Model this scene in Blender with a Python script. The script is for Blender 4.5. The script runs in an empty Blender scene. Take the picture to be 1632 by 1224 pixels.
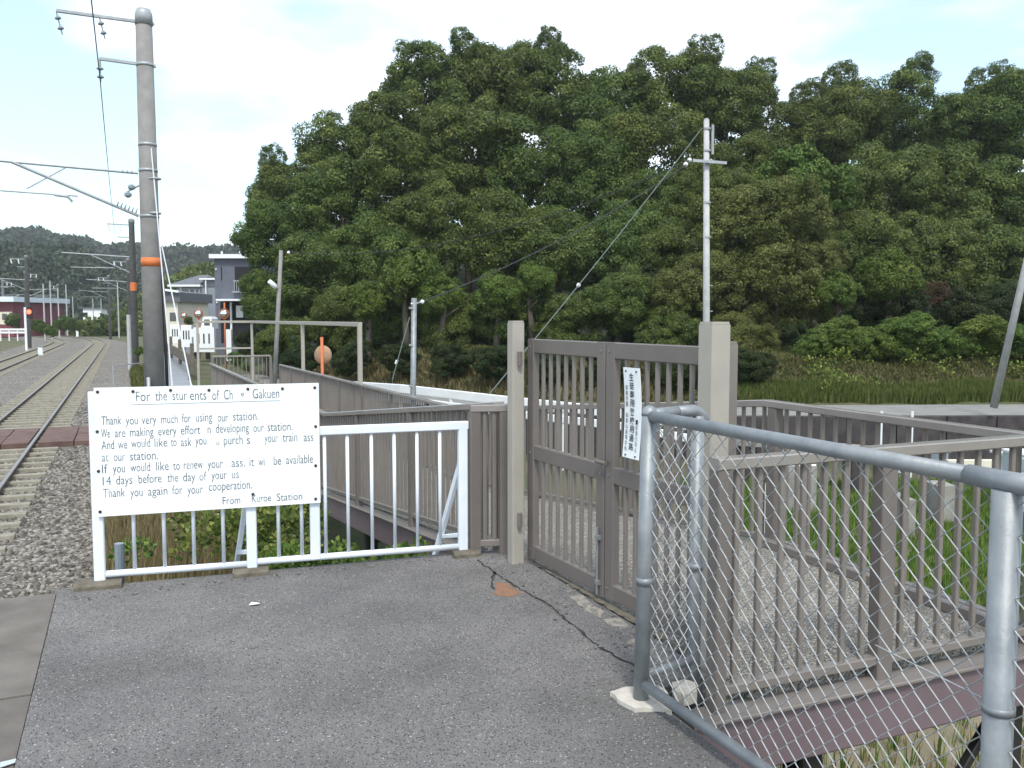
import bpy, math, random
import numpy as np
from mathutils import Vector, Matrix
R_ = math.radians
sc = bpy.context.scene
COL = sc.collection
# ------------------------------------------------------------------ camera
# world X = away from the railway, world Y = along the railway, camera turned towards +X
FPX, CX, CY, HORIZON = 1413.0, 816.0, 612.0, 508.0
CAM = Vector((0, 0, 1.6))
PITCH = math.atan((CY - HORIZON) / FPX)
FW = Vector((0.4003, 0.9164, 0)); RT = Vector((0.9164, -0.4003, 0))
UPZ = Vector((0, 0, 1))
C_F = FW * math.cos(PITCH) - UPZ * math.sin(PITCH)
C_U = FW * math.sin(PITCH) + UPZ * math.cos(PITCH)
cam_d = bpy.data.cameras.new('camera'); cam = bpy.data.objects.new('camera', cam_d); COL.objects.link(cam)
cam.location = CAM
cam.rotation_euler = (math.pi / 2 - PITCH, 0, -math.atan2(FW.x, FW.y))
cam_d.sensor_width = 36; cam_d.lens = 36 * FPX / 1632
cam_d.clip_start = 0.05; cam_d.clip_end = 3000
sc.camera = cam
# ------------------------------------------------------------------ sky and sun
SUN_EL, SUN_AZ = R_(56), R_(200)      # azimuth clockwise from +Y
w = bpy.data.worlds.new('World'); sc.world = w; w.use_nodes = True
nt = w.node_tree; nt.nodes.clear()
def N(t, **k):
    n = nt.nodes.new(t)
    for a, b in k.items(): setattr(n, a, b)
    return n
sky = N('ShaderNodeTexSky', sky_type='NISHITA', sun_disc=False, sun_elevation=SUN_EL, sun_rotation=SUN_AZ,
        air_density=1.0, dust_density=1.0, ozone_density=1.0)
tc = N('ShaderNodeTexCoord'); mp = N('ShaderNodeMapping'); mp.inputs['Scale'].default_value = (1, 1, 2.4)
mp.inputs['Location'].default_value = (0.35, 0.1, 0.2)
nz = N('ShaderNodeTexNoise'); nz.inputs['Scale'].default_value = 2.6; nz.inputs['Detail'].default_value = 5; nz.inputs['Roughness'].default_value = 0.5
rp = N('ShaderNodeValToRGB'); rp.color_ramp.elements[0].position = 0.44; rp.color_ramp.elements[1].position = 0.66
rp.color_ramp.elements[0].color = (0.20, 0.20, 0.20, 1)
mx = N('ShaderNodeMixRGB'); mx.inputs['Color2'].default_value = (12.0, 12.4, 12.6, 1)
bg = N('ShaderNodeBackground'); bg.inputs['Strength'].default_value = 0.073
wo = N('ShaderNodeOutputWorld')
L = nt.links.new
L(tc.outputs['Generated'], mp.inputs['Vector']); L(mp.outputs[0], nz.inputs['Vector']); L(nz.outputs['Fac'], rp.inputs['Fac'])
L(rp.outputs['Color'], mx.inputs['Fac']); vm = N('ShaderNodeVectorMath', operation='MULTIPLY'); vm.inputs[1].default_value = (1.55, 1.75, 1.65); L(sky.outputs[0], vm.inputs[0]); L(vm.outputs[0], mx.inputs['Color1']); L(mx.outputs[0], bg.inputs['Color']); L(bg.outputs[0], wo.inputs[0])
sun_d = bpy.data.lights.new('sun', 'SUN'); sun_d.energy = 1.5; sun_d.angle = R_(10); sun_d.color = (1.0, 0.95, 0.86)
sun = bpy.data.objects.new('sun', sun_d); COL.objects.link(sun)
sd = Vector((math.sin(SUN_AZ) * math.cos(SUN_EL), math.cos(SUN_AZ) * math.cos(SUN_EL), math.sin(SUN_EL)))
sun.rotation_euler = sd.to_track_quat('Z', 'Y').to_euler()
vs = sc.view_settings; vs.view_transform = 'Standard'; vs.look = 'None'; vs.gamma = 1; vs.exposure = 1.08; vs.use_curve_mapping = False
sc.cycles.max_bounces = 6; sc.cycles.diffuse_bounces = 3; sc.cycles.glossy_bounces = 3; sc.cycles.transparent_max_bounces = 6
sc.cycles.transmission_bounces = 3; sc.cycles.use_denoising = True; sc.cycles.sample_clamp_indirect = 6

# ------------------------------------------------------------------ helpers
rnd = random.Random(7)
def ray(px, py): return C_F + RT * ((px - CX) / FPX) + C_U * ((CY - py) / FPX)
def G(px, py, z=0.0):                    # point of the level z seen at this spot of the photograph
    r = ray(px, py); return CAM + r * ((z - CAM.z) / r.z)
def D(px, py, t):                        # point at distance t ahead of the camera
    r = ray(px, py); return CAM + r * (t / r.dot(FW))
def onX(px, py, X):
    r = ray(px, py); return CAM + r * ((X - CAM.x) / r.x)
def cf(x, y, z=0.0):                     # camera-frame ground coordinates -> world
    p = RT * x + FW * y; return Vector((p.x, p.y, z))

def setp(o, label=None, cat=None, group=None, kind=None):
    if label: o['label'] = label
    if cat: o['category'] = cat
    if group: o['group'] = group
    if kind: o['kind'] = kind
    return o
def thing(name, label, cat, loc=(0, 0, 0), group=None):
    o = bpy.data.objects.new(name, None); COL.objects.link(o); o.location = loc; o.empty_display_size = 0.2
    return setp(o, label, cat, group)

class MB:
    def __init__(s): s.v = []; s.f = []
    def add(s, vs_, fs_):
        b = len(s.v); s.v += [tuple(x) for x in vs_]; s.f += [tuple(b + i for i in f) for f in fs_]; return s
    def box(s, lo, hi):
        x0, y0, z0 = lo; x1, y1, z1 = hi
        return s.add([(x0,y0,z0),(x1,y0,z0),(x1,y1,z0),(x0,y1,z0),(x0,y0,z1),(x1,y0,z1),(x1,y1,z1),(x0,y1,z1)],
                     [(3,2,1,0),(4,5,6,7),(0,1,5,4),(1,2,6,5),(2,3,7,6),(3,0,4,7)])
    def sect(s, p0, p1, prof, up=UPZ, prof1=None):
        p0 = Vector(p0); p1 = Vector(p1); d = (p1 - p0).normalized()
        if abs(d.dot(up)) > 0.98: up = Vector((0, 1, 0)) if abs(d.z) > .9 else UPZ
        a = d.cross(up).normalized(); b = a.cross(d).normalized()
        n = len(prof); prof1 = prof1 or prof
        vv = [p0 + a * x + b * y for x, y in prof] + [p1 + a * x + b * y for x, y in prof1]
        ff = [(i, (i + 1) % n, n + (i + 1) % n, n + i) for i in range(n)] + [tuple(range(n))[::-1], tuple(range(n, 2 * n))]
        return s.add(vv, ff)
    def beam(s, p0, p1, w, h, c=None, up=UPZ):
        c = min(w, h) * .12 if c is None else c
        x, y = w / 2, h / 2
        if c <= 0: return s.sect(p0, p1, [(-x,-y),(x,-y),(x,y),(-x,y)], up)
        return s.sect(p0, p1, [(-x+c,-y),(x-c,-y),(x,-y+c),(x,y-c),(x-c,y),(-x+c,y),(-x,y-c),(-x,-y+c)], up)
    def tube(s, p0, p1, r, n=10, r1=None):
        r1 = r if r1 is None else r1
        pr = lambda q: [(q * math.cos(2*math.pi*i/n), q * math.sin(2*math.pi*i/n)) for i in range(n)]
        return s.sect(p0, p1, pr(r), UPZ, pr(r1))
    def path(s, pts, r, n=8):
        pts = [Vector(p) for p in pts]; rings = []; up = Vector((0.12, 0.07, 1)).normalized()
        rr = r if isinstance(r, (list, tuple)) else [r] * len(pts)
        b0 = len(s.v)
        for i, p in enumerate(pts):
            d = (pts[min(i + 1, len(pts) - 1)] - pts[max(i - 1, 0)]).normalized()
            u = up if abs(d.dot(up)) < .95 else Vector((1, 0, 0))
            a = d.cross(u).normalized(); b = a.cross(d)
            for k in range(n):
                t = 2 * math.pi * k / n; s.v.append(tuple(p + a * rr[i] * math.cos(t) + b * rr[i] * math.sin(t)))
        for i in range(len(pts) - 1):
            for k in range(n):
                q = b0 + i * n; s.f.append((q + k, q + (k + 1) % n, q + n + (k + 1) % n, q + n + k))
        s.f.append(tuple(b0 + k for k in range(n))[::-1]); e = b0 + (len(pts) - 1) * n; s.f.append(tuple(e + k for k in range(n)))
        return s
    def disc(s, c, nrm, r, th, n=20):
        nrm = Vector(nrm).normalized(); c = Vector(c)
        return s.tube(c - nrm * th / 2, c + nrm * th / 2, r, n)
    def lathe(s, c, prof, n=12, axis=UPZ):
        c = Vector(c); ax = Vector(axis).normalized(); u = Vector((1, 0, 0)) if abs(ax.x) < .9 else Vector((0, 1, 0))
        a = ax.cross(u).normalized(); b = ax.cross(a); b0 = len(s.v)
        for r, z in prof:
            for k in range(n):
                t = 2 * math.pi * k / n; s.v.append(tuple(c + ax * z + a * r * math.cos(t) + b * r * math.sin(t)))
        for i in range(len(prof) - 1):
            for k in range(n):
                q = b0 + i * n; s.f.append((q + k, q + (k + 1) % n, q + n + (k + 1) % n, q + n + k))
        s.f.append(tuple(b0 + k for k in range(n))[::-1]); e = b0 + (len(prof) - 1) * n; s.f.append(tuple(e + k for k in range(n)))
        return s
    def prism(s, pts, z0, z1):
        n = len(pts); area = sum(pts[i][0] * pts[(i+1)%n][1] - pts[(i+1)%n][0] * pts[i][1] for i in range(n))
        if area < 0: pts = pts[::-1]
        vv = [(x, y, z0) for x, y in pts] + [(x, y, z1) for x, y in pts]
        return s.add(vv, [tuple(range(n))[::-1], tuple(range(n, 2*n))] + [(i, (i+1)%n, n+(i+1)%n, n+i) for i in range(n)])
    def mesh(s, name, m, org=(0, 0, 0), smooth=False):
        me = bpy.data.meshes.new(name); o = Vector(org)
        me.from_pydata([(x - o.x, y - o.y, z - o.z) for x, y, z in s.v], [], s.f); me.materials.append(m)
        if smooth:
            me.polygons.foreach_set('use_smooth', [len(f) <= 4 for f in s.f])
        me.validate(); me.update(); return me
    def build(s, name, m, parent=None, org=None, smooth=False, label=None, cat=None, group=None, kind=None):
        if org is None:
            a = np.array(s.v); c = (a.min(0) + a.max(0)) / 2; org = Vector((c[0], c[1], a[:, 2].min()))
        return link(name, s.mesh(name, m, org, smooth), org, parent, label, cat, group, kind)
WL = {}
def wloc(o): return WL.get(o.name, Vector(o.location))
def link(name, me, loc, parent=None, label=None, cat=None, group=None, kind=None, rot=None, scale=None):
    o = bpy.data.objects.new(name, me); COL.objects.link(o); loc = Vector(loc)
    WL[o.name] = loc
    if parent: o.parent = parent; o.location = loc - wloc(parent)
    else: o.location = loc
    if rot is not None: o.rotation_euler = rot
    if scale is not None: o.scale = scale
    return setp(o, label, cat, group, kind)

def npmesh(name, co, quads, m, tone=None, smooth=False, tris=False):
    me = bpy.data.meshes.new(name); k = 3 if tris else 4; nf = len(quads)
    me.vertices.add(len(co)); me.vertices.foreach_set('co', np.asarray(co, np.float32).ravel())
    me.loops.add(nf * k); me.loops.foreach_set('vertex_index', np.asarray(quads, np.int32).ravel())
    me.polygons.add(nf); me.polygons.foreach_set('loop_start', np.arange(nf, dtype=np.int32) * k)
    if smooth: me.polygons.foreach_set('use_smooth', np.ones(nf, bool))
    if tone is not None:
        a = me.attributes.new('tone', 'FLOAT', 'POINT'); a.data.foreach_set('value', np.asarray(tone, np.float32).ravel())
    me.update(calc_edges=True); me.materials.append(m); return me

# ------------------------------------------------------------------ materials
def mat(name, c1, c2=None, rough=.6, scale=6, detail=5, bump=0, bscale=40, metal=0, spec=.4, lo=.35, hi=.65, rust=None, rust_amt=.62, ao=None):
    m = bpy.data.materials.new(name); m.use_nodes = True; t = m.node_tree; b = t.nodes['Principled BSDF']
    b.inputs['Roughness'].default_value = rough; b.inputs['Metallic'].default_value = metal; b.inputs['Specular IOR Level'].default_value = spec
    b.inputs['Base Color'].default_value = (*c1, 1)
    geo = t.nodes.new('ShaderNodeNewGeometry'); pos = geo.outputs['Position']
    def noise(sc_, d=detail, r=.6):
        n = t.nodes.new('ShaderNodeTexNoise'); n.inputs['Scale'].default_value = sc_; n.inputs['Detail'].default_value = d; n.inputs['Roughness'].default_value = r
        t.links.new(pos, n.inputs['Vector']); return n
    def ramp(src, a, b_, ca=(0,0,0,1), cb=(1,1,1,1)):
        r = t.nodes.new('ShaderNodeValToRGB'); r.color_ramp.elements[0].position = a; r.color_ramp.elements[1].position = b_
        r.color_ramp.elements[0].color = ca; r.color_ramp.elements[1].color = cb; t.links.new(src, r.inputs['Fac']); return r
    def mix(f, a, b_):
        x = t.nodes.new('ShaderNodeMixRGB'); t.links.new(f, x.inputs['Fac'])
        for s_, v in (('Color1', a), ('Color2', b_)):
            if isinstance(v, tuple): x.inputs[s_].default_value = (*v[:3], 1)
            else: t.links.new(v, x.inputs[s_])
        return x.outputs[0]
    out = None
    if c2 is not None: out = mix(ramp(noise(scale).outputs['Fac'], lo, hi).outputs[0], c1, c2)
    if rust is not None: out = mix(ramp(noise(9, 8, .7).outputs['Fac'], rust_amt, rust_amt + .06).outputs[0], out or c1, rust)
    if out is not None: t.links.new(out, b.inputs['Base Color'])
    if bump:
        bn = t.nodes.new('ShaderNodeBump'); bn.inputs['Strength'].default_value = bump; bn.inputs['Distance'].default_value = .01
        t.links.new(noise(bscale).outputs['Fac'], bn.inputs['Height']); t.links.new(bn.outputs[0], b.inputs['Normal'])
    m['h'] = 1
    return m
def speckle(name, c1, c2, light, dark, vscale, rough=.9, big=1.2, la=.12, bump=.4, dens=.55, stain=0):
    """surface full of small stones: cell noise picks out pale and dark grains"""
    m = bpy.data.materials.new(name); m.use_nodes = True; t = m.node_tree; b = t.nodes['Principled BSDF']
    b.inputs['Roughness'].default_value = rough; b.inputs['Specular IOR Level'].default_value = .3
    geo = t.nodes.new('ShaderNodeNewGeometry'); pos = geo.outputs['Position']
    nb = t.nodes.new('ShaderNodeTexNoise'); nb.inputs['Scale'].default_value = big; nb.inputs['Detail'].default_value = 7; nb.inputs['Roughness'].default_value = .62
    t.links.new(pos, nb.inputs['Vector'])
    r0 = t.nodes.new('ShaderNodeValToRGB'); r0.color_ramp.elements[0].position = .36; r0.color_ramp.elements[1].position = .66
    r0.color_ramp.elements[0].color = (*c1, 1); r0.color_ramp.elements[1].color = (*c2, 1); t.links.new(nb.outputs['Fac'], r0.inputs['Fac'])
    vo = t.nodes.new('ShaderNodeTexVoronoi'); vo.inputs['Scale'].default_value = vscale; t.links.new(pos, vo.inputs['Vector'])
    sep = t.nodes.new('ShaderNodeSeparateColor'); t.links.new(vo.outputs['Color'], sep.inputs[0])
    def th(src, a, b_):
        r = t.nodes.new('ShaderNodeValToRGB'); r.color_ramp.elements[0].position = a; r.color_ramp.elements[1].position = b_; t.links.new(src, r.inputs['Fac']); return r.outputs[0]
    def mix(f, a, b_):
        x = t.nodes.new('ShaderNodeMixRGB'); t.links.new(f, x.inputs['Fac'])
        for s_, v in (('Color1', a), ('Color2', b_)):
            if isinstance(v, tuple): x.inputs[s_].default_value = (*v, 1)
            else: t.links.new(v, x.inputs[s_])
        return x.outputs[0]
    o = mix(th(sep.outputs[0], 1 - la, 1 - la + .05), r0.outputs[0], light)
    o = mix(th(sep.outputs[1], 1 - dens * .35, 1 - dens * .35 + .04), o, dark)
    if stain:
        ns = t.nodes.new('ShaderNodeTexNoise'); ns.inputs['Scale'].default_value = .55; ns.inputs['Detail'].default_value = 9; ns.inputs['Roughness'].default_value = .7; ns.inputs['Distortion'].default_value = .6
        t.links.new(pos, ns.inputs['Vector'])
        rs = t.nodes.new('ShaderNodeValToRGB'); rs.color_ramp.elements[0].position = .38; rs.color_ramp.elements[1].position = .60
        rs.color_ramp.elements[0].color = (.86, .85, .84, 1); rs.color_ramp.elements[1].color = (1.06, 1.05, 1.07, 1); t.links.new(ns.outputs['Fac'], rs.inputs['Fac'])
        mm = t.nodes.new('ShaderNodeMixRGB'); mm.blend_type = 'MULTIPLY'; mm.inputs['Fac'].default_value = stain; t.links.new(o, mm.inputs['Color1']); t.links.new(rs.outputs[0], mm.inputs['Color2']); o = mm.outputs[0]
    t.links.new(o, b.inputs['Base Color'])
    n2 = t.nodes.new('ShaderNodeTexNoise'); n2.inputs['Scale'].default_value = vscale * .8; n2.inputs['Detail'].default_value = 3; t.links.new(pos, n2.inputs['Vector'])
    ad = t.nodes.new('ShaderNodeMath'); ad.operation = 'SUBTRACT'; t.links.new(n2.outputs['Fac'], ad.inputs[0]); t.links.new(vo.outputs['Distance'], ad.inputs[1])
    bn = t.nodes.new('ShaderNodeBump'); bn.inputs['Strength'].default_value = bump; bn.inputs['Distance'].default_value = .006
    t.links.new(ad.outputs[0], bn.inputs['Height']); t.links.new(bn.outputs[0], b.inputs['Normal'])
    return m
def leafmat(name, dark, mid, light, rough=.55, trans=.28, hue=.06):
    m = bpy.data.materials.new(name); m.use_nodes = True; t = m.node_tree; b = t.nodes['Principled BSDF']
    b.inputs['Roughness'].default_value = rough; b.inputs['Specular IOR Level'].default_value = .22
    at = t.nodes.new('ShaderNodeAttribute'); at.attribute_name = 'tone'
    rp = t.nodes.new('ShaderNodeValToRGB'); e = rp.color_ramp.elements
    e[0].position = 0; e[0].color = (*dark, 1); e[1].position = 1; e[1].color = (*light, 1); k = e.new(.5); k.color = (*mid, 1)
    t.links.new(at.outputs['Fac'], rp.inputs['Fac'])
    oi = t.nodes.new('ShaderNodeObjectInfo'); hs = t.nodes.new('ShaderNodeHueSaturation')
    mr = t.nodes.new('ShaderNodeMapRange'); mr.inputs['To Min'].default_value = .5 - hue / 2; mr.inputs['To Max'].default_value = .5 + hue / 2
    t.links.new(oi.outputs['Random'], mr.inputs['Value']); t.links.new(mr.outputs[0], hs.inputs['Hue']); t.links.new(rp.outputs[0], hs.inputs['Color'])
    t.links.new(hs.outputs[0], b.inputs['Base Color'])
    tr = t.nodes.new('ShaderNodeBsdfTranslucent'); t.links.new(hs.outputs[0], tr.inputs['Color'])
    ms = t.nodes.new('ShaderNodeMixShader'); ms.inputs['Fac'].default_value = trans
    o = t.nodes['Material Output']; t.links.new(b.outputs[0], ms.inputs[1]); t.links.new(tr.outputs[0], ms.inputs[2]); t.links.new(ms.outputs[0], o.inputs[0])
    return m
def emit(name, c, s):
    m = bpy.data.materials.new(name); m.use_nodes = True; b = m.node_tree.nodes['Principled BSDF']
    b.inputs['Base Color'].default_value = (*c, 1); b.inputs['Emission Color'].default_value = (*c, 1); b.inputs['Emission Strength'].default_value = s; return m

M = dict(
 asphalt=speckle('asphalt', (.138,.133,.132), (.200,.193,.188), (.50,.49,.47), (.06,.058,.058), 190, big=1.3, la=.035, bump=.6, stain=.8),
 deck=speckle('aggregate_deck', (.165,.150,.132), (.225,.208,.185), (.40,.385,.35), (.075,.07,.062), 135, big=1.5, la=.22, bump=.45, dens=.7),
 ballast=speckle('ballast', (.145,.130,.113), (.205,.185,.162), (.33,.31,.28), (.05,.045,.04), 26, big=.6, la=.2, bump=1, dens=.8),
 slab=mat('platform_slab', (.100,.088,.078), (.16,.143,.128), .9, 2.2, 8, .4, 70),
 slab2=mat('platform_slab_pale', (.112,.098,.087), (.17,.153,.137), .9, 3, 8, .4, 70),
 mortar_worn=mat('worn_mortar', (.30,.27,.235), (.17,.16,.15), .9, 18, 8, .5, 50, lo=.42, hi=.58),
 mortar=mat('pale_mortar', (.42,.385,.34), (.56,.53,.48), .9, 14, 6, .5, 50),
 footing=mat('mossy_concrete', (.10,.085,.065), (.17,.15,.12), .95, 16, 6, .6, 60),
 crack=mat('crack_fill', (.028,.026,.025), None, .95),
 brick=mat('orange_brick', (.27,.13,.075), (.17,.115,.085), .9, 20, 5, .4, 80),
 brown=mat('brown_paint', (.165,.146,.134), (.195,.172,.157), .38, 3, 6, .08, 90, spec=.6, rust=(.12,.085,.06), rust_amt=.71),
 brown_top=mat('brown_paint_lit_top', (.22,.20,.185), (.26,.24,.225), .22, 3, 6, .05, 90, spec=1.0),  # paler, glossier brown: sky glare on the top rails put into the colour
 brown_d=mat('dark_brown_paint', (.14,.122,.114), (.16,.14,.13), .45, 3, 4, .05, 90, spec=.4),
 tan=mat('tan_paint', (.33,.305,.27), (.365,.34,.30), .5, 4, 5, .05, 90, rust=(.2,.17,.13), rust_amt=.70),
 purple=mat('purple_brown_paint', (.135,.10,.112), (.165,.125,.138), .5, 2.5, 5, .05, 60),
 black=mat('black_steel', (.012,.012,.013), (.025,.022,.02), .6, 6),
 galv=mat('galvanised_steel', (.19,.208,.228), (.27,.288,.305), .5, 9, 7, .15, 60, metal=.35, spec=.5, rust=(.15,.13,.11), rust_amt=.73),
 wire=mat('fence_wire', (.24,.255,.27), (.38,.40,.42), .6, 30, 3, metal=.15),
 white=mat('white_paint', (.68,.73,.80), (.76,.80,.86), .6, 4, 5, .05, 50, rust=(.25,.15,.08), rust_amt=.745),
 white_clean=mat('white_board', (.74,.78,.82), (.84,.87,.89), .35, 2.2, 7, lo=.3, hi=.55),
 ink=mat('board_ink', (.075,.085,.11), (.36,.39,.43), .7, 26, 3, lo=.48, hi=.72),
 ink_k=mat('sign_ink', (.03,.03,.035), None, .7),
 screw=mat('dark_screw', (.04,.035,.03), None, .5),
 rail=mat('rail_rust', (.085,.06,.045), (.13,.09,.065), .7, 20, 5),
 railtop=mat('rail_worn_top', (.22,.20,.19), (.28,.26,.25), .4, 10, metal=.4),
 sleeper=mat('sleeper_concrete', (.21,.195,.155), (.31,.285,.23), .9, 8, 6, .4, 50),
 cross=mat('crossing_rust', (.10,.055,.047), (.15,.095,.08), .8, 4, 6, .3, 40),
 pole=mat('concrete_pole', (.185,.178,.175), (.24,.232,.228), .85, 4, 6, .2, 50),
 pole_p=mat('pale_concrete_pole', (.36,.36,.37), (.45,.45,.455), .8, 5, 6, .2, 50),
 orange=mat('orange_band', (.62,.18,.05), (.55,.15,.05), .6, 10),
 mirror_o=mat('orange_paint', (.55,.16,.05), (.45,.13,.05), .5, 10),
 mirror_b=mat('tan_mirror_back', (.38,.24,.15), (.32,.2,.13), .6, 10),
 steelgrey=mat('grey_steel', (.30,.32,.34), (.38,.40,.42), .5, 8, metal=.3),
 insul=mat('white_porcelain', (.72,.74,.76), None, .25),
 insul_d=mat('grey_porcelain', (.22,.26,.30), None, .3),
 cable=mat('cable', (.03,.032,.035), None, .6),
 cable_p=mat('pale_guy_sleeve', (.55,.56,.58), None, .5),
 cable_g=mat('green_grey_guy', (.12,.155,.145), None, .5),
 bark=mat('bark', (.07,.055,.042), (.12,.10,.08), .95, 12, 6, .6, 30),
 sand=mat('sandy_soil', (.24,.20,.145), (.15,.13,.085), .95, 1.6, 8, .6, 20),
 soil=mat('ground_soil', (.115,.10,.055), (.06,.075,.028), .95, .55, 9, .8, 7, lo=.4, hi=.6),
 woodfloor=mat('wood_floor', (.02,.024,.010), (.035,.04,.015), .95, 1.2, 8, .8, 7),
 road=mat('road_surface', (.19,.185,.175), (.24,.235,.225), .9, 2, 7, .2, 60),
 path=mat('wet_path', (.14,.145,.16), (.19,.195,.21), .4, .8, 7, .15, 30),
 wall_d=mat('dark_retaining_wall', (.035,.03,.035), (.07,.06,.06), .9, 3, 7, .4, 20),
 concrete=mat('pale_concrete', (.20,.19,.17), (.30,.29,.265), .9, 3, 7, .3, 40),
 white_g=mat('white_guardrail', (.78,.80,.82), (.70,.72,.74), .4, 3, 5, rust=(.3,.22,.15), rust_amt=.75),
 housegrey=mat('slate_blue_cladding', (.105,.115,.15), (.125,.135,.17), .7, 1.5, 5),
 housegrey2=mat('grey_cladding', (.20,.22,.25), (.24,.26,.29), .7, 1.5, 5),
 cream=mat('cream_wall', (.62,.58,.48), (.68,.64,.54), .8, 1, 5),
 roof=mat('dark_roof_tile', (.09,.095,.11), (.13,.135,.15), .6, 5, 4, .5, 8),
 whitew=mat('white_trim', (.78,.8,.82), None, .5),
 glass=mat('window_glass', (.035,.045,.055), (.06,.07,.085), .08, 1, spec=.8),
 dark=mat('dark_opening', (.02,.02,.022), None, .9),
 maroon=mat('maroon_wall', (.16,.035,.05), (.20,.05,.065), .7, 1, 5),
 whiteroof=mat('pale_metal_roof', (.62,.68,.76), (.7,.75,.82), .4, 1, 5),
 mirrorglass=mat('mirror_glass', (.7,.75,.8), None, .05, metal=.95),
 red=emit('red_signal_lamp', (1.0,.06,.03), 4.0),
 greenbox=mat('cabinet_white', (.45,.50,.53), None, .5),
 leaf_a=leafmat('leaf_evergreen', (.040,.070,.016), (.108,.150,.034), (.27,.29,.075), trans=.33, hue=.03, rough=.5),
 leaf_d=leafmat('leaf_painted_shade', (.016,.028,.008), (.036,.056,.014), (.10,.12,.032), hue=.03),  # shade beneath the trees put into the leaf colour as darker greens
 leaf_b=leafmat('leaf_olive', (.056,.070,.018), (.135,.155,.040), (.28,.275,.09), hue=.04),
 leaf_c=leafmat('leaf_bright', (.050,.090,.016), (.105,.165,.030), (.28,.32,.075), hue=.04),
 leaf_far=leafmat('leaf_far', (.035,.050,.026), (.050,.066,.034), (.080,.094,.046), trans=.1, hue=.05),
 leaf_red=leafmat('leaf_redbrown', (.045,.025,.014), (.08,.04,.022), (.12,.06,.032), hue=.02),
 vergegrass=leafmat('verge_grass_blades', (.055,.080,.018), (.115,.145,.036), (.24,.24,.08), hue=0),
 grass=leafmat('grass_blades', (.06,.12,.018), (.10,.19,.028), (.20,.26,.06), hue=0),
 drygrass=leafmat('dry_grass_blades', (.10,.085,.035), (.20,.16,.08), (.33,.27,.15), hue=0),
 bankgrass=leafmat('bank_grass_blades', (.045,.062,.014), (.095,.110,.028), (.20,.18,.07), hue=0),
)
# ------------------------------------------------------------------ terrain
NEAR_EDGE = [(-30,62),(-14,42),(-9,34),(-4.6,28.5),(0,25.0),(4,23.9),(9,23.8),(20,24.2),(40,26),(80,30)]   # near edge of the far road, camera frame
NE = np.array(NEAR_EDGE, float)
def smooth(a, b, x): t = np.clip((x - a) / (b - a), 0, 1); return t * t * (3 - 2 * t)
def vnoise(x, y, s):
    return (np.sin(x * s * 1.3 + 1.7) * np.cos(y * s * 1.1 + .4) + .5 * np.sin(x * s * 2.9 + y * s * 2.1 + 2) + .3 * np.cos(y * s * 5.1 - x * s * 3.3)) / 1.8
def height(X, Y):
    X = np.asarray(X, float); Y = np.asarray(Y, float)
    xc = .9164 * X - .4003 * Y; yc = .4003 * X + .9164 * Y
    h = np.full(X.shape, -1.0)
    # lower ground beside the ramp
    low = smooth(.6, 2.6, X) * (1 - smooth(27, 34, Y - .0 * X)) 
    h = h - 1.2 * low
    # ground comes up again where the path runs, beyond the ramp
    h = np.where((X > .9), h + .0, h)
    edge = np.interp(xc, NE[:, 0], NE[:, 1])
    d = yc - edge
    right = smooth(2.5, 5.0, X)
    up = smooth(.45, .8, d) * right
    h = h * (1 - up) + (-1.07) * up
    rw = 3.4
    dd = d - rw
    b = np.clip(dd, 0, None)
    hill = np.where(b < 3.2, b * .36, 1.15 + (b - 3.2) * .09)
    hill = hill + .26 * np.clip(b - 16, 0, 40) 
    lim = smooth(4.5, 11, X) * (1 - smooth(48, 66, Y - .25 * X))
    h = h + hill * lim * (b > 0) + .18 * vnoise(X, Y, .6) * (b > 0) * lim
    h = h + .05 * vnoise(X, Y, 1.9) * (1 - up) * (X > 1.0)
    return h
def hz(x, y): return float(height(np.array([x]), np.array([y]))[0])
def axis(lo, hi, fine_lo, fine_hi, st):
    a = list(np.arange(fine_lo, fine_hi, st)); x = fine_hi; k = st
    while x < hi: a.append(x); k *= 1.25; x += k
    x = fine_lo - st; k = st
    while x > lo: a.insert(0, x); k *= 1.25; x -= k
    a.insert(0, lo); a.append(hi); return np.array(a)
gx = axis(-900, 900, -9, 46, .45); gy = axis(-60, 1500, -2, 62, .45)
GX, GY = np.meshgrid(gx, gy); GZ = height(GX, GY)
nx, ny = len(gx), len(gy)
idx = np.arange(nx * ny).reshape(ny, nx)
q = np.stack([idx[:-1, :-1], idx[:-1, 1:], idx[1:, 1:], idx[1:, :-1]], -1).reshape(-1, 4)
xc_ = .9164 * GX - .4003 * GY; yc_ = .4003 * GX + .9164 * GY
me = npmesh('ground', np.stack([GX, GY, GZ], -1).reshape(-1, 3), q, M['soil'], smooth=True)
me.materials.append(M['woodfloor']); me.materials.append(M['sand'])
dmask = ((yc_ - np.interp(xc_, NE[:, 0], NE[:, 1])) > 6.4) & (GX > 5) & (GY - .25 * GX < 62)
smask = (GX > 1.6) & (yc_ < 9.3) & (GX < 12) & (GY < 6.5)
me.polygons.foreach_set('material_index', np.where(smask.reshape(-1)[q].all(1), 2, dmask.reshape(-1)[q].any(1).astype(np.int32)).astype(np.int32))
link('ground', me, (0, 0, 0), kind='structure', label='dry grassy ground falling from the railway to the garden plots')

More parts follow.
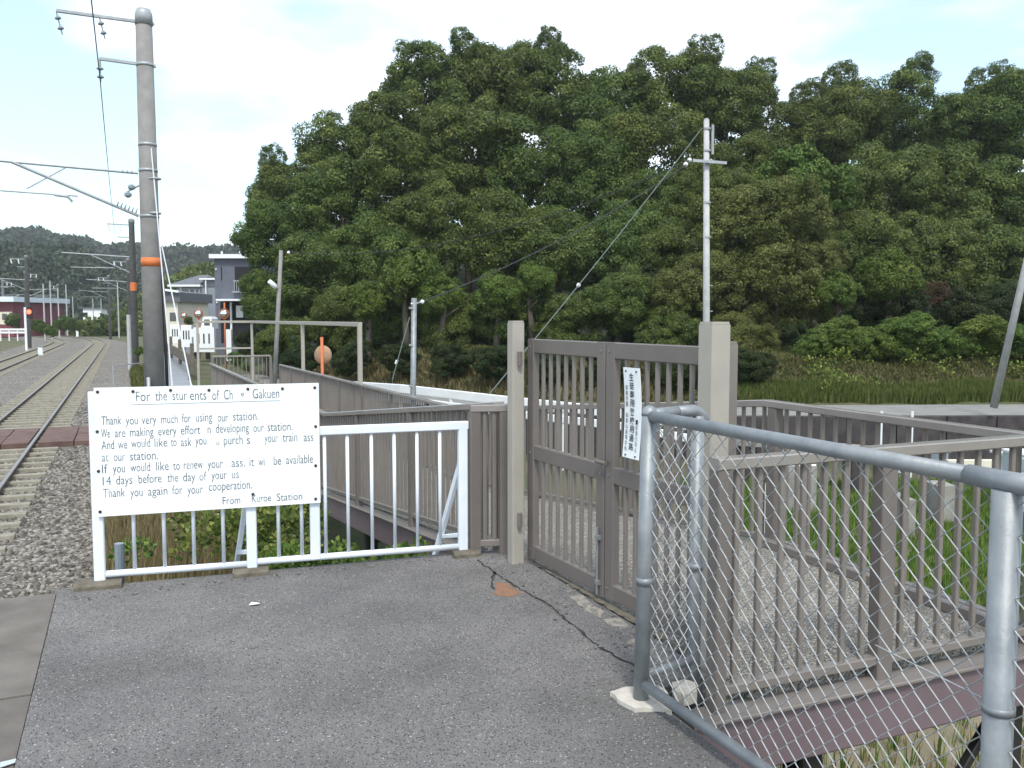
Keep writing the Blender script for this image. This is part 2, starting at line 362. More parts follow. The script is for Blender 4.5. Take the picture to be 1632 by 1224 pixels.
# far road on the other side, follows the edge
rb = MB(); pts = []
for i in range(len(NEAR_EDGE) - 1):
    for k in range(4):
        a = Vector(NEAR_EDGE[i]); b = Vector(NEAR_EDGE[i + 1]); pts.append(a.lerp(b, k / 4))
pts = [p for p in pts if p.x > -13.5]
for i in range(len(pts) - 1):
    a, b = pts[i], pts[i + 1]; n = (b - a).orthogonal().normalized(); n = n if n.y > 0 else -n
    q4 = [cf(a.x, a.y + .12, -1.035), cf(b.x, b.y + .12, -1.035), cf(b.x, b.y + 3.2, -1.035), cf(a.x, a.y + 3.2, -1.035)]
    rb.add(q4, [(0, 1, 2, 3)])
rb.build('road', M['road'], kind='structure', label='grey country road at the foot of the wooded bank')
# dark retaining wall below the road
rw = thing('retaining_wall', 'dark stained retaining wall holding up the far road', 'wall', cf(4, 23.7, -2.3))
for i in range(len(pts) - 1):
    a, b = pts[i], pts[i + 1]
    if a.x > -2 and a.x < 42:
        L_ = (b - a).length; nseg = max(1, int(round(L_ / 1.6)))
        for k in range(nseg):
            p, q_ = a.lerp(b, k / nseg), a.lerp(b, (k + 1) / nseg - .012)
            MB().beam(cf(p.x, p.y, -1.68), cf(q_.x, q_.y, -1.68), .24, 1.32, .012).build('panel', M['wall_d'], rw)

# ------------------------------------------------------------------ platform
EDGE_L = -.405
plat = MB()
pp = [(EDGE_L, -3.0), (1.98, -3.0), (1.98, 2.55), (1.995, 2.9), (2.02, 3.16), (2.36, 3.2), (2.40, 3.6), (2.40, 5.42), (2.30, 5.62), (1.6, 5.66), (.6, 5.73), (EDGE_L, 5.80)]
plat.prism(pp, -1.0, 0.0)
platform = plat.build('platform', M['asphalt'], kind='structure', label='grey asphalt platform end dotted with pale stone chips', org=(0, 0, 0))
# platform edge slabs along the seam
edge = bpy.data.objects.new('platform_edge', None); COL.objects.link(edge); setp(edge, 'worn brown concrete slabs along the left edge of the platform', None, None, 'structure')
for k, (y0, y1) in enumerate([(-3, -1.1), (-1.09, .75), (.76, 2.6), (2.61, 4.2), (4.21, 5.74)]):
    sb = MB(); sb.prism([(-.86, y0), (EDGE_L - .005, y0), (EDGE_L - .005, y1), (-.86, y1)], -.22, -.004 - .004 * (k % 2))
    sb.build('slab', M['slab'] if k % 2 else M['slab2'], edge)
MB().box((-.72, -3, -1.05), (EDGE_L - .03, 5.70, -.225)).build('edge_wall', M['footing'], edge)
# crack running from the fence corner to the chain-link post
def ribbon(pts, z, w0, jit, m, name, parent, seed=1, **k):
    r = random.Random(seed); P = [Vector((p[0], p[1])) for p in pts]; fine = []
    for i in range(len(P) - 1):
        n = max(2, int((P[i + 1] - P[i]).length / .035))
        for j in range(n): fine.append(P[i].lerp(P[i + 1], j / n))
    fine.append(P[-1]); mb = MB(); v = []
    for i, p in enumerate(fine):
        d = (fine[min(i + 1, len(fine) - 1)] - fine[max(0, i - 1)]).normalized(); n = Vector((-d.y, d.x)); p = p + n * r.uniform(-jit, jit); w_ = w0 * r.uniform(.35, 1.5)
        v += [(*(p + n * w_ / 2), z), (*(p - n * w_ / 2), z)]
    mb.add(v, [(2 * i, 2 * i + 1, 2 * i + 3, 2 * i + 2) for i in range(len(fine) - 1)])
    return mb.build(name, m, parent, **k)
cr = [G(*p)[:2] for p in [(762, 893), (790, 915), (830, 940), (870, 962), (905, 990), (940, 1020), (985, 1050), (1012, 1062)]]
ribbon(cr, .0035, .012, .010, M['crack'], 'crack', platform, 3)
ribbon([G(*p)[:2] for p in [(788, 912), (783, 926), (787, 940)]], .0035, .012, .008, M['crack'], 'crack', platform, 5)
def blob(name, m, pixels, z, th, parent=None, seed=1, **k):
    r = random.Random(seed); P = [G(a, b, 0) for a, b in pixels]; out = []
    for i in range(len(P)):
        a, b = P[i], P[(i + 1) % len(P)]
        for j in range(4):
            q_ = a.lerp(b, j / 4); L_ = (b - a).length; out.append((q_.x + r.uniform(-.05, .05) * L_, q_.y + r.uniform(-.05, .05) * L_))
    mb = MB(); mb.prism(out, z, z + th); return mb.build(name, m, parent, **k)
blob('brick_patch', M['brick'], [(790, 928), (808, 930), (832, 946), (812, 952), (786, 948)], -.01, .013, platform, 2)
blob('mortar_patch', M['mortar_worn'], [(905, 950), (925, 948), (962, 975), (955, 985), (925, 968)], -.01, .0125, platform, 4)
blob('mortar_patch', M['mortar_worn'], [(960, 988), (985, 985), (1005, 1000), (975, 998)], -.01, .0125, platform, 5)
blob('mortar_patch', M['mortar_worn'], [(1000, 1020), (1016, 1018), (1018, 1026), (1000, 1028)], -.01, .0125, platform, 6)
pad = blob('mortar_pad', M['mortar'], [(972, 1108), (1000, 1100), (1050, 1098), (1066, 1112), (1070, 1140), (1052, 1134), (1010, 1136), (985, 1120)], -.02, .038, None, 7,
     label='cracked pale mortar pad round the foot of the chain-link corner post', cat='mortar pad')
blob('mortar_lump', M['mortar'], [(1072, 1098), (1090, 1093), (1108, 1097), (1112, 1112), (1095, 1118), (1075, 1112)], -.02, .05, None, 8,
     label='small pale mortar lump on the purple girder end beside the chain-link fence', cat='mortar lump')
# threshold under the gate
ribbon([(2.44, 3.3), (2.44, 5.4)], .002, .05, .004, M['footing'], 'threshold_grime', platform, 8)
lit = MB(); c = G(405, 965); lit.add([(c.x-.03,c.y,.006),(c.x+.02,c.y-.02,.012),(c.x+.035,c.y+.012,.006),(c.x-.01,c.y+.02,.016)], [(0,1,2,3)])
lit.build('paper_scrap', M['whitew'], label='tiny white paper scrap lying on the asphalt below the notice board', cat='litter')
ms = MB(); a, b = G(0, 1216, 0), G(26, 1210, 0); a2, b2 = G(0, 1224, 0), G(24, 1216, 0)
ms.prism([(a.x,a.y),(b.x,b.y),(b2.x,b2.y),(a2.x,a2.y)], .0005, .003).build('painted_mark', M['greenbox'], edge)

# ------------------------------------------------------------------ railway
TRK = [-2.22, -5.92]; RAILZ = -.78
def center(off, s, r0=210.0, s0=92.0, bend=True):
    """point on a track: straight, then curving to the left"""
    if s <= s0: return Vector((off, s)), 0.0
    Rr = r0 + off; a = (s - s0) / r0
    return Vector((-r0 + Rr * math.cos(a), s0 + Rr * math.sin(a))), a
smax = 330
def strip(off0, off1, z, s0, s1, st, mb, z1=None):
    n = int((s1 - s0) / st); v = []; 
    for i in range(n + 1):
        s = s0 + (s1 - s0) * i / n; p, _ = center(off0, s); q_, _ = center(off1, s); v += [(p.x, p.y, z), (q_.x, q_.y, z if z1 is None else z1)]
    mb.add(v, [(2*i, 2*i+1, 2*i+3, 2*i+2) for i in range(n)]); return mb
bal = MB()
strip(-9.0, -7.6, -.99, -8, smax, 3, bal, -.90); strip(-7.6, -.55, -.90, -8, smax, 3, bal); strip(-.55, .55, -.90, -8, smax, 3, bal, -.985)
bal.build('ballast_bed', M['ballast'], kind='structure', label='grey stone ballast bed under both tracks', org=(0,0,0))
def rail_mesh(off, name, parent):
    for nm, prof, m in (('rail', [(-.065,0),(.065,0),(.065,.018),(.01,.035),(.01,.11),(.034,.118),(.034,.148),(-.034,.148),(-.034,.118),(-.01,.11),(-.01,.035),(-.065,.018)], M['rail']),
                        ('rail_head', [(-.026,.1485),(.026,.1485),(.026,.1515),(-.026,.1515)], M['railtop'])):
        mb = MB(); n = len(prof); k = 0
        ss = list(np.arange(-6, 92, 4.0)) + list(np.arange(92, smax, 3.0))
        for s in ss:
            for x, z in prof:
                p, a = center(off + x, s); mb.v.append((p.x, p.y, RAILZ - .15 + z))
        for i in range(len(ss) - 1):
            for j in range(n): mb.f.append((i*n+j, i*n+(j+1)%n, (i+1)*n+(j+1)%n, (i+1)*n+j))
        o = mb.build(nm, m, parent if nm == 'rail' else last, org=(off, 0, RAILZ - .15)); last = o
slm = MB(); prof = [(-.10,0),(.10,0),(.085,.15),(-.085,.15)]
slm.add([(-1.0,y,z) for y,z in prof]+[(1.0,y,z) for y,z in prof],[(0,1,5,4),(1,2,6,5),(2,3,7,6),(3,0,4,7),(3,2,1,0),(4,5,6,7)])
sl_me = slm.mesh('sleeper', M['sleeper'])
cl = MB(); cl.box((-.09,-.05,0),(-.045,.05,.03)); cl.box((.045,-.05,0),(.09,.05,.03)); clip_me = cl.mesh('rail_clip', M['rail'])
for ti, off in enumerate(TRK):
    tr = thing('railway_track', ['single railway track nearest the platform with pale concrete sleepers', 'farther railway track on the left edge with rusty rails'][ti], 'railway track', (off, 0, -.93))
    for r in (-.5335, .5335): rail_mesh(off + r, 'rail', tr)
    for k in range(240 if ti == 0 else 200):
        s = (4.0 if ti == 0 else 20) + k * .62
        p, a = center(off, s)
        j = rnd.uniform(-.02, .02)
        o = link('sleeper', sl_me, (p.x + j, p.y + rnd.uniform(-.01, .01), -1.005 + rnd.uniform(-.004, .006)), tr, rot=(0, 0, -0 + a))
        if s < 14:
            for r in (-.5335, .5335): link('rail_clip', clip_me, (p.x + j + r, p.y, -.902), o)
# rusty staff crossing between platform and far side
A_, B_ = onX(0, 660, 0), None
cro = thing('track_crossing', 'rusty red board crossing laid across the near rails', 'crossing', (-2.2, 19.4, -.9))
for i, (x0, x1) in enumerate([(-4.9, -4.2), (-4.18, -3.5), (-3.48, -2.83), (-2.68, -2.24), (-2.22, -1.76), (-1.6, -.98), (-.96, -.35), (-.33, .3)]):
    for (y0, y1) in [(19.3, 20.55), (20.57, 21.9)]:
        MB().box((x0, y0, -.93), (x1, y1, RAILZ - .012 + rnd.uniform(-.012, .004))).build('plank', M['cross'], cro)
# loose ballast stones near the platform end
def stones(n, xr, yr, zf, r0, r1, name, m, label, seed, keep=None):
    g = np.random.default_rng(seed)
    x = g.uniform(*xr, n); y = yr[0] + (yr[1] - yr[0]) * g.uniform(0, 1, n) ** 1.25
    if keep is not None: kk = keep(x, y); x, y = x[kk], y[kk]
    n = len(x); z = zf(x, y); r = g.uniform(r0, r1, n)
    base = np.array([(1,0,0),(0,1,0),(-1,0,0),(0,-1,0),(0,0,.8),(0,0,-.6),(.6,.6,.45),(-.6,-.5,.5)])
    F_ = np.array([(0,1,6),(1,4,6),(4,0,6),(1,2,4),(2,3,7),(3,4,7),(4,2,7),(3,0,4),(1,0,5),(2,1,5),(3,2,5),(0,3,5)])
    P = base[None] * r[:, None, None] * g.uniform(.65, 1.25, (n, 8, 1)); a = g.uniform(0, 6.28, n); t_ = g.uniform(-.6, .6, n)
    c, s = np.cos(a)[:, None], np.sin(a)[:, None]
    X_ = P[..., 0] * c - P[..., 1] * s; Y_ = P[..., 0] * s + P[..., 1] * c; Z_ = P[..., 2] + X_ * np.tan(t_)[:, None] * .5
    co = np.stack([X_ + x[:, None], Y_ + y[:, None], Z_ + z[:, None] + r[:, None] * .25], -1).reshape(-1, 3)
    fa = (F_[None] + (np.arange(n) * 8)[:, None, None]).reshape(-1, 3)
    tone = np.repeat(g.uniform(0, 1, n), 8)
    return link(name, npmesh(name, co, fa, m, tone, tris=True), (0, 0, 0), kind='stuff', label=label)
stm = leafmat('ballast_stone', (.07,.063,.055), (.15,.135,.117), (.31,.29,.255), rough=.9, trans=0, hue=0)
zb = lambda x, y: np.where(x > -.55, -.90 - .08 * (x + .55), -.90) - .012
stones(14000, (-4.4, -.12), (5.9, 17), zb, .018, .042, 'ballast_stones', stm, 'loose grey ballast stones beside the near track', 3,
       keep=lambda x, y: ~((np.abs(x + 2.22) < 1.0) & (((y - 4.0 + .12) % .62) < .24)))
stones(5000, (-4.4, .0), (17, 30), zb, .025, .045, 'ballast_stones', stm, 'ballast stones farther along the near track beyond the crossing', 4,
       keep=lambda x, y: ~((np.abs(x + 2.22) < 1.0) & (((y - 4.0 + .12) % .62) < .24)) & ~((y > 19.2) & (y < 22)))

# path beyond the ramp
pb = MB(); pl = [(1.0, 22), (1.0, 36), (1.6, 60), (5.0, 92), (8, 120)]; pr = [(2.2, 22), (2.2, 36), (3.6, 60), (8.0, 92), (12, 120)]
for i in range(4):
    a, b, c, d = pl[i], pr[i], pr[i+1], pl[i+1]; za = -.72 if i else -.95; zc = -.72
    pb.add([(a[0],a[1],za),(b[0],b[1],za),(c[0],c[1],zc),(d[0],d[1],zc)], [(0,1,2,3)])
pb.build('path', M['path'], kind='structure', label='wet blue-grey footpath beside the railway fence', org=(1.5,40,-.8))

# grit and small chips lying on the asphalt
g_ = np.random.default_rng(17)
stones(260, (-.3, 2.3), (1.2, 5.6), lambda x, y: 0 * x + .001, .0022, .0052, 'grit', stm, 'scattered grit lying on the asphalt', 19)
stones(240, (2.05, 2.42), (3.25, 5.55), lambda x, y: 0 * x + .001, .003, .009, 'grit', stm, 'coarse grit gathered before the gate', 21)
stones(160, (-.36, 2.2), (5.50, 5.64), lambda x, y: 0 * x + .001, .003, .009, 'grit', stm, 'grit gathered along the foot of the white fence', 22)
# ------------------------------------------------------------------ footbridge / ramp
XA, XB = 2.36, 4.12
def zdeck(s): return -.64 * min(1, max(0, (s - 5.0) / 6.4)) - .12 * min(1, max(0, (s - 12) / 16))
bridge = thing('footbridge', 'long student footbridge and ramp with pebbled deck on purple brown girders', 'footbridge', (2.42, 3.0, -.3))
KN = [3.0, 5.0, 11.4, 12, 20, 28]
dk = MB()
for a, b in zip(KN[:-1], KN[1:]):
    za, zb_ = zdeck(a), zdeck(b); x0, x1 = 2.425, XB + .02
    dk.add([(x0,a,za-.1),(x1,a,za-.1),(x1,b,zb_-.1),(x0,b,zb_-.1),(x0,a,za),(x1,a,za),(x1,b,zb_),(x0,b,zb_)],
           [(3,2,1,0),(4,5,6,7),(0,1,5,4),(1,2,6,5),(2,3,7,6),(3,0,4,7)])
dk.build('deck', M['deck'], bridge)
def girder(pts, m=M['purple'], name='girder'):
    for a, b in zip(pts[:-1], pts[1:]):
        mb = MB(); mb.beam(a, b, .10, .25, .012); mb.build(name, m, bridge)
        a2, b2 = Vector(a), Vector(b); d = Vector((0, 0, .135)); MB().beam(a2 + d, b2 + d, .15, .018, .004).build('girder_flange', M['brown'], bridge)
Gz = -.165
girder([(XA-.0, 5.65, zdeck(5.65)+Gz), (XA, 11.4, zdeck(11.4)+Gz), (XA, 20, zdeck(20)+Gz), (XA, 28, zdeck(28)+Gz)])
girder([(XB+.10, 2.93, Gz), (XB+.10, 5, Gz), (XB+.10, 11.4, zdeck(11.4)+Gz), (XB+.10, 20, zdeck(20)+Gz), (XB+.10, 28, zdeck(28)+Gz)])
# end girder below the near cross railing
P_l = G(1135, 1108); P_r = Vector((XB + .14, 2.93, 0))
P_l = Vector((2.20, 2.97, 0))
girder([(P_l.x - .14, P_l.y - .02, Gz - .02), (P_r.x, P_r.y, Gz - .02)])
for (x, y) in [(2.75, 3.02), (4.1, 3.05), (2.44, 7.0), (4.1, 7.0), (2.44, 9.5), (2.44, 13), (4.1, 12), (2.44, 18), (2.44, 24)]:
    z1 = zdeck(y) - .31; MB().beam((x, y, hz(x, y) - .3), (x, y, z1), .13, .13, .01).build('column', M['black'], bridge)
for y in (7.0, 9.5): MB().beam((2.46, y, zdeck(y) - .36), (4.08, y, zdeck(y) - .36), .12, .12, .01).build('cross_beam', M['black'], bridge)
MB().beam((2.8, 3.06, -1.9), (4.05, 3.08, -.45), .045, .045, .005).build('brace', M['black'], bridge)
MB().beam((2.47, 7.02, -1.9), (4.05, 7.02, -.7), .045, .045, .005).build('brace', M['black'], bridge)
MB().beam((XB - .03, 3.05, .03), (XB - .03, 5, .03), .06, .06, .006).build('kerb', M['brown'], bridge)

# ------------------------------------------------------------------ brown railings
H_R = 1.03; SP = .118
def railing(label, P, group=None, sp=SP, posts=2.0, H=H_R, bal=.025, top=(.075, .05), pw=.09, first=True, last=True, name='railing', zoff=0.0):
    """P: list of ground points; upright bars between a top and a bottom rail"""
    P = [Vector(p) for p in P]; t = thing(name, label, 'railing', P[0], group)
    bm_ = MB().beam((0, 0, .06), (0, 0, H - .03), bal, bal, .004).mesh('baluster', M['brown'])
    dist = 0; total = sum((b - a).length for a, b in zip(P[:-1], P[1:]))
    for a, b in zip(P[:-1], P[1:]):
        up = Vector((0, 0, 1)); e = (b - a); L_ = e.length; e = e / L_
        MB().beam(a + up * (H - .025), b + up * (H - .025), top[0], top[1], .006).build('top_rail', M['brown_top'], t)
        MB().beam(a + up * .045, b + up * .045, .05, .04, .004).build('bottom_rail', M['brown'], t)
    pts = []; k = 0
    def at(d):
        for a, b in zip(P[:-1], P[1:]):
            l = (b - a).length
            if d <= l + 1e-6: return a.lerp(b, d / l), math.atan2((b - a).y, (b - a).x)
            d -= l
        return P[-1], 0
    npost = max(1, round(total / posts)); pd = [total * i / npost for i in range(npost + 1)]
    pmesh = MB().beam((0, 0, -.12), (0, 0, H - .052), pw, pw * .8, .006).mesh('post', M['brown_d'])
    for i, d in enumerate(pd):
        if (i == 0 and not first) or (i == npost and not last): continue
        p, a = at(d); link('post', pmesh, p, t, rot=(0, 0, a))
    for i in range(npost):
        l = pd[i + 1] - pd[i]; n = int(round(l / sp)) - 1
        for k in range(1, n + 1):
            p, a = at(pd[i] + l * k / (n + 1)); link('baluster', bm_, p, t, rot=(0, 0, a))
    return t
railing('brown railing along the railway side of the descending ramp',
        [(XA, 5.62, 0), (XA, 11.4, zdeck(11.4)), (XA, 12, zdeck(12)), (XA, 28, zdeck(28))], 'brown bar railings of the footbridge', last=False)
railing('long brown railing on the far side of the deck and ramp',
        [(XB + .03, 2.95, 0), (XB + .03, 5.0, 0), (XB + .03, 11.4, zdeck(11.4)), (XB + .03, 12, zdeck(12)), (XB + .03, 26.4, zdeck(26.4))], 'brown bar railings of the footbridge')
railing('near brown railing closing the deck behind the chain-link panel', [(P_l.x, P_l.y, 0), (XB - .05, 2.95, 0)],
        'brown bar railings of the footbridge', posts=1.05, sp=.116, first=False, last=False)
# wide first post at its left end
fp = MB(); fp.beam((P_l.x + .03, P_l.y, -.06), (P_l.x + .03, P_l.y, H_R - .05), .058, .075, .006)
fp.build('railing_post', M['brown_d'], label='thick brown end post beside the chain-link fence at the girder end', cat='post')
g0, g1 = G(757, 884), G(803, 882)
st = thing('railing', 'short brown railing stub between the white fence and the left gate post', 'railing', g0, 'brown bar railings of the footbridge')
e = (g1 - g0).normalized()
MB().beam(g0 + UPZ * 1.0 - e * .03, g1 + UPZ * 1.0 + e * .03, .06, .05, .006).build('top_rail', M['brown_top'], st)
MB().beam(g0 + UPZ * .08, g1 + UPZ * .08, .045, .045, .004).build('bottom_rail', M['brown'], st)
for p in (g0, g1): MB().beam(p + UPZ * -.05, p + UPZ * .975, .075, .06, .006, up=Vector((0,1,0))).build('post', M['brown_d'], st)
for k in range(1, 3): p = g0.lerp(g1, k / 3); MB().beam(p + UPZ * .1, p + UPZ * .98, .028, .028, .004).build('baluster', M['brown'], st)
# end railing of the ramp and tall pipe frame standing on the far railing
railing('small brown railing across the far end of the ramp', [(XA + .05, 28.05, zdeck(28)), (XB, 28.05, zdeck(28))], 'brown bar railings of the footbridge', posts=1.7, H=1.25)
fr = thing('tall_railing', 'tall open tan frame of square pipes standing over the far railing', 'railing', (XB + .12, 16, -.7))
def upright(px, ytop, X, zb_):
    p = onX(px, ytop, X); MB().beam((X, p.y, zb_), (X, p.y, p.z), .085, .085, .008).build('upright', M['tan'], fr); return p
XF = XB + .12
tops = [upright(573, 517, XF, -.75), upright(482, 516, XF, -.8), upright(401, 515, XF, -.8)]
MB().beam((XF, tops[0].y - .04, tops[0].z), (XF, tops[2].y, tops[0].z), .09, .09, .008).build('cross_bar', M['tan'], fr)
xa_ = XA + .02; 
MB().beam((XF, tops[2].y, tops[0].z - .0), (xa_, tops[2].y, tops[0].z), .085, .085, .008).build('cross_bar', M['tan'], fr)
MB().beam((xa_, tops[2].y, -.8), (xa_, tops[2].y, tops[0].z), .085, .085, .008).build('upright', M['tan'], fr)
MB().beam((XF, tops[2].y, tops[0].z - .95), (xa_, tops[2].y, tops[0].z - .95), .06, .06, .006).build('cross_bar', M['tan'], fr)

# ------------------------------------------------------------------ gate
def gate_leaf(label, p0, p1, hinge_left):
    p0 = Vector(p0); p1 = Vector(p1); e = (p1 - p0).normalized(); t = thing('gate_leaf', label, 'gate', p0, 'leaves of the brown gate')
    Z = lambda p, z: Vector((p.x, p.y, z)); sw = .085; th = .045
    for p in (p0 + e * sw / 2, p1 - e * sw / 2): MB().beam(Z(p, .03), Z(p, 1.47), sw, th, .005, up=Vector((-e.y, e.x, 0))).build('stile', M['brown_d'], t)
    for z, h in ((1.425, .09), (.735, .095), (.075, .09)): MB().beam(Z(p0 + e * sw, z), Z(p1 - e * sw, z), th - .006, h, .005).build('rail', M['brown_d'], t)
    L_ = (p1 - p0).length - 2 * sw; n = 7
    for k in range(1, n + 1):
        p = p0 + e * (sw + L_ * k / (n + 1))
        MB().beam(Z(p, .12), Z(p, 1.38), .026, .02, .004, up=Vector((-e.y, e.x, 0))).build('baluster', M['tan'] if False else M['brown'], t)
    return t
gp0, gp1 = G(845, 893), G(967, 958); ge = (gp1 - gp0).normalized(); gl = (gp1 - gp0).length
gn0 = Vector((-ge.y, ge.x, 0)); gn0 = gn0 if gn0.dot(CAM - gp1) > 0 else -gn0
gp1 = gp0 + ge * gl
lf1 = gate_leaf('left leaf of the brown barred gate, no notice on it', gp0, gp1 - ge * .006, True)
gp2 = gp1 + ge * (gl - .02)
lf2 = gate_leaf('right leaf of the brown barred gate, carrying the white notice', gp1 + ge * .006, gp2, False)
MB().tube(gp1 + UPZ * .80 - ge * .05 + Vector((-.045, 0, 0)), gp1 + UPZ * .80 + ge * .05 + Vector((-.045, 0, 0)), .012).build('latch', M['brown_d'], lf2)
def gpost(label, p, wdt, z1, m, dp=None):
    dp = dp or wdt
    t = thing('gate_post', label, 'gate post', p, 'posts of the brown gate')
    MB().beam(Vector((p.x, p.y, -.05)), Vector((p.x, p.y, z1)), wdt, dp, .006, up=Vector((-ge.y, ge.x, 0))).build('shaft', m, t)
    MB().beam(Vector((p.x, p.y, z1 + .001)), Vector((p.x, p.y, z1 + .012)), wdt - .008, dp - .008, .004, up=Vector((-ge.y, ge.x, 0))).build('cap', m, t); return t
pL = G(822, 896); pL = Vector((pL.x, pL.y, 0)); lp = gpost('slim tan post at the left side of the brown gate', pL, .085, D(822, 514, (pL - CAM).dot(FW)).z, M['tan'])
pR = gp2 + ge * .075; pR.z = 0
dR = (pR - CAM).dot(FW); pR = D(1139, 517, dR); zR = pR.z; pR.z = 0
rp_ = gpost('thick tan post at the right side of the brown gate', pR, .105, zR, M['tan'])
for lf, pp_ in ((lf1, gp0), (lf1, gp1), (lf2, gp1), (lf2, gp2)):
    s_ = .04 if pp_ in (gp0,) or (lf is lf2 and pp_ is gp1) else -.04
    for z in (.09, .73, 1.42):
        q_ = pp_ + ge * s_ + UPZ * z + gn0 * .024; MB().disc(q_, gn0, .007, .006, 8).build('bolt', M['galv'], lf)
MB().tube(gp1 - ge * .05 + gn0 * .035 + UPZ * .03, gp1 - ge * .05 + gn0 * .035 + UPZ * .42, .007, 8).build('drop_bolt', M['galv'], lf1)
for z in (.10, .36): MB().beam(gp1 - ge * .07 + gn0 * .03 + UPZ * z, gp1 - ge * .03 + gn0 * .03 + UPZ * z, .02, .025, .003).build('bolt_guide', M['galv'], lf1)
for z in (1.3, .25): MB().tube(pL + UPZ * z + ge * .06, pL + UPZ * (z + .09) + ge * .06, .016).build('hinge', M['brown_d'], lp)
p3 = D(1161, 548, dR + .28); z3 = p3.z; p3.z = 0; gpost('narrow brown post close behind the thick tan gate post', p3, .07, z3, M['brown'])
# white notice with Japanese text
dS = (gp1 + ge * .2 - CAM).dot(FW)
gn = Vector((-ge.y, ge.x, 0)); gn = gn if gn.dot(CAM - gp1) > 0 else -gn
So = gp1 + gn * .055
def onplane(px, py, o, n):
    r = ray(px, py); return CAM + r * ((o - CAM).dot(n) / r.dot(n))
tl, tr_ = onplane(993, 585, So, gn), onplane(1019, 587, So, gn); bl = onplane(990, 727, So, gn)
sx = (tr_ - tl).dot(ge); sz = tl.z - bl.z
sign = thing('gate_notice', 'narrow white notice with vertical Japanese writing on the right gate leaf', 'notice', (tl.x, tl.y, bl.z))
sp_ = MB(); nseg = 5
org = Vector((tl.x, tl.y, bl.z))
vv = []
for i in range(nseg + 1):
    f = i / nseg; bow = -.010 * math.sin(f * math.pi); dx = .006 * math.sin(f * 3.0)
    for j in (0, 1):
        p = org + ge * (sx * j + dx) + UPZ * (sz * f) + gn * bow
        vv += [p, p - gn * .0035]
ff = []
for i in range(nseg):
    b = i * 4
    ff += [(b, b+2, b+6, b+4), (b+1, b+5, b+7, b+3), (b, b+4, b+5, b+1), (b+2, b+3, b+7, b+6)]
sp_.add(vv, ff + [(0, 1, 3, 2), (nseg*4, nseg*4+2, nseg*4+3, nseg*4+1)])
sp_.build('panel', M['white_clean'], sign)
def text_mesh(s, m, bold=0.0):
    c = bpy.data.curves.new('t', 'FONT'); c.body = s; c.resolution_u = 3; c.offset = bold; o = bpy.data.objects.new('t', c); COL.objects.link(o)
    bpy.context.view_layer.update(); dg = bpy.context.evaluated_depsgraph_get()
    me = bpy.data.meshes.new_from_object(o.evaluated_get(dg)); bpy.data.objects.remove(o); me.materials.clear(); me.materials.append(m); return me
def fit_text(s, m, org_, e1, e3, w_, h_, parent, name='lettering', base_only=False, caph=None, bold=0.0, nrm=None, off=.0012):
    """flat print on a board: text fitted to w_ along e1; h_ tall (or cap height caph)"""
    me = text_mesh(s, m, bold); n = len(me.vertices)
    if n == 0: return None
    co = np.empty(n * 3, np.float32); me.vertices.foreach_get('co', co); co = co.reshape(-1, 3)
    x0, x1 = co[:, 0].min(), co[:, 0].max(); y0, y1 = co[:, 1].min(), co[:, 1].max()
    fx = w_ / max(1e-4, x1 - x0)
    if caph: fy = caph / CAPH; yo = 0
    else: fy = h_ / max(1e-4, y1 - y0); yo = y0
    P = [org_ + e1 * float((a[0] - x0) * fx) + e3 * float((a[1] - yo) * fy) + nrm * off for a in co]
    me.vertices.foreach_set('co', np.array([[p.x - org_.x, p.y - org_.y, p.z - org_.z] for p in P], np.float32).ravel()); me.update()
    return link(name, me, org_, parent)
_m = text_mesh('H', M['ink']); _c = np.empty(len(_m.vertices) * 3, np.float32); _m.vertices.foreach_get('co', _c); CAPH = float(_c.reshape(-1, 3)[:, 1].max())
def column(chars, x, z0, z1, cw, bold=0.0):
    n = len(chars); st_ = (z0 - z1) / n
    for i, ch in enumerate(chars):
        if ch == ' ': continue
        zc = z0 - st_ * (i + .5); f = 1 - 1
        p = org + ge * (x - cw / 2) + UPZ * (zc - st_ * .43)
        f_ = (zc) / sz; bow = -.010 * math.sin(min(1, max(0, f_)) * math.pi); p = p + gn * (bow + .0025)
        fit_text(ch, M['ink_k'], p, ge, UPZ, cw, st_ * .86, sign, bold=bold, nrm=gn)
column('生徒専用登校用通路', sx * .52, sz * .945, sz * .085, sx * .27, .012)
column('智辯学園 和歌山高等学校', sx * .20, sz * .81, sz * .07, sx * .13, .004)
column('一般通行禁止', sx * .81, sz * .44, sz * .08, sx * .12, .002)
for fx_, fz in ((.18, .96), (.82, .96), (.2, .03), (.8, .03)):
    p = org + ge * sx * fx_ + UPZ * sz * fz + gn * .001; MB().disc(p, gn, .005, .006, 8).build('screw', M['screw'], sign)

# ------------------------------------------------------------------ white fence
fL, fR = G(159, 934), G(739, 884); fe = (fR - fL).normalized(); fn = Vector((-fe.y, fe.x, 0)); fn = fn if fn.dot(CAM - fL) > 0 else -fn
def fence_at(px):      # point of the fence line seen in this column
    a = G(px, 1000); r = ray(px, 900); r = Vector((r.x, r.y, 0)); n = fn
    k = (fL - Vector((0, 0, 0))).dot(n) / r.dot(n); return Vector((r.x * k, r.y * k, 0))
wf = thing('white_fence', 'white painted steel bar fence across the platform end behind the notice board', 'fence', fL)
Z = lambda p, z: Vector((p.x, p.y, z))
def zseen(px, py, p): return D(px, py, (p - CAM).dot(FW)).z
HT = .885
for px, z1, z0 in ((159, 1.17, -.0), (402, .84, 0.0), (503, .95, .06), (738, HT - .022, 0.03)):
    p = fence_at(px); MB().beam(Z(p, z0), Z(p, z1), .062, .05, .006, up=fn).build('post', M['white'], wf)
pa, pz = fence_at(159) + fe * .03, fence_at(738) + fe * .035
MB().beam(Z(pa, HT), Z(pz, HT), .05, .055, .006).build('top_rail', M['white'], wf)
bz = .07
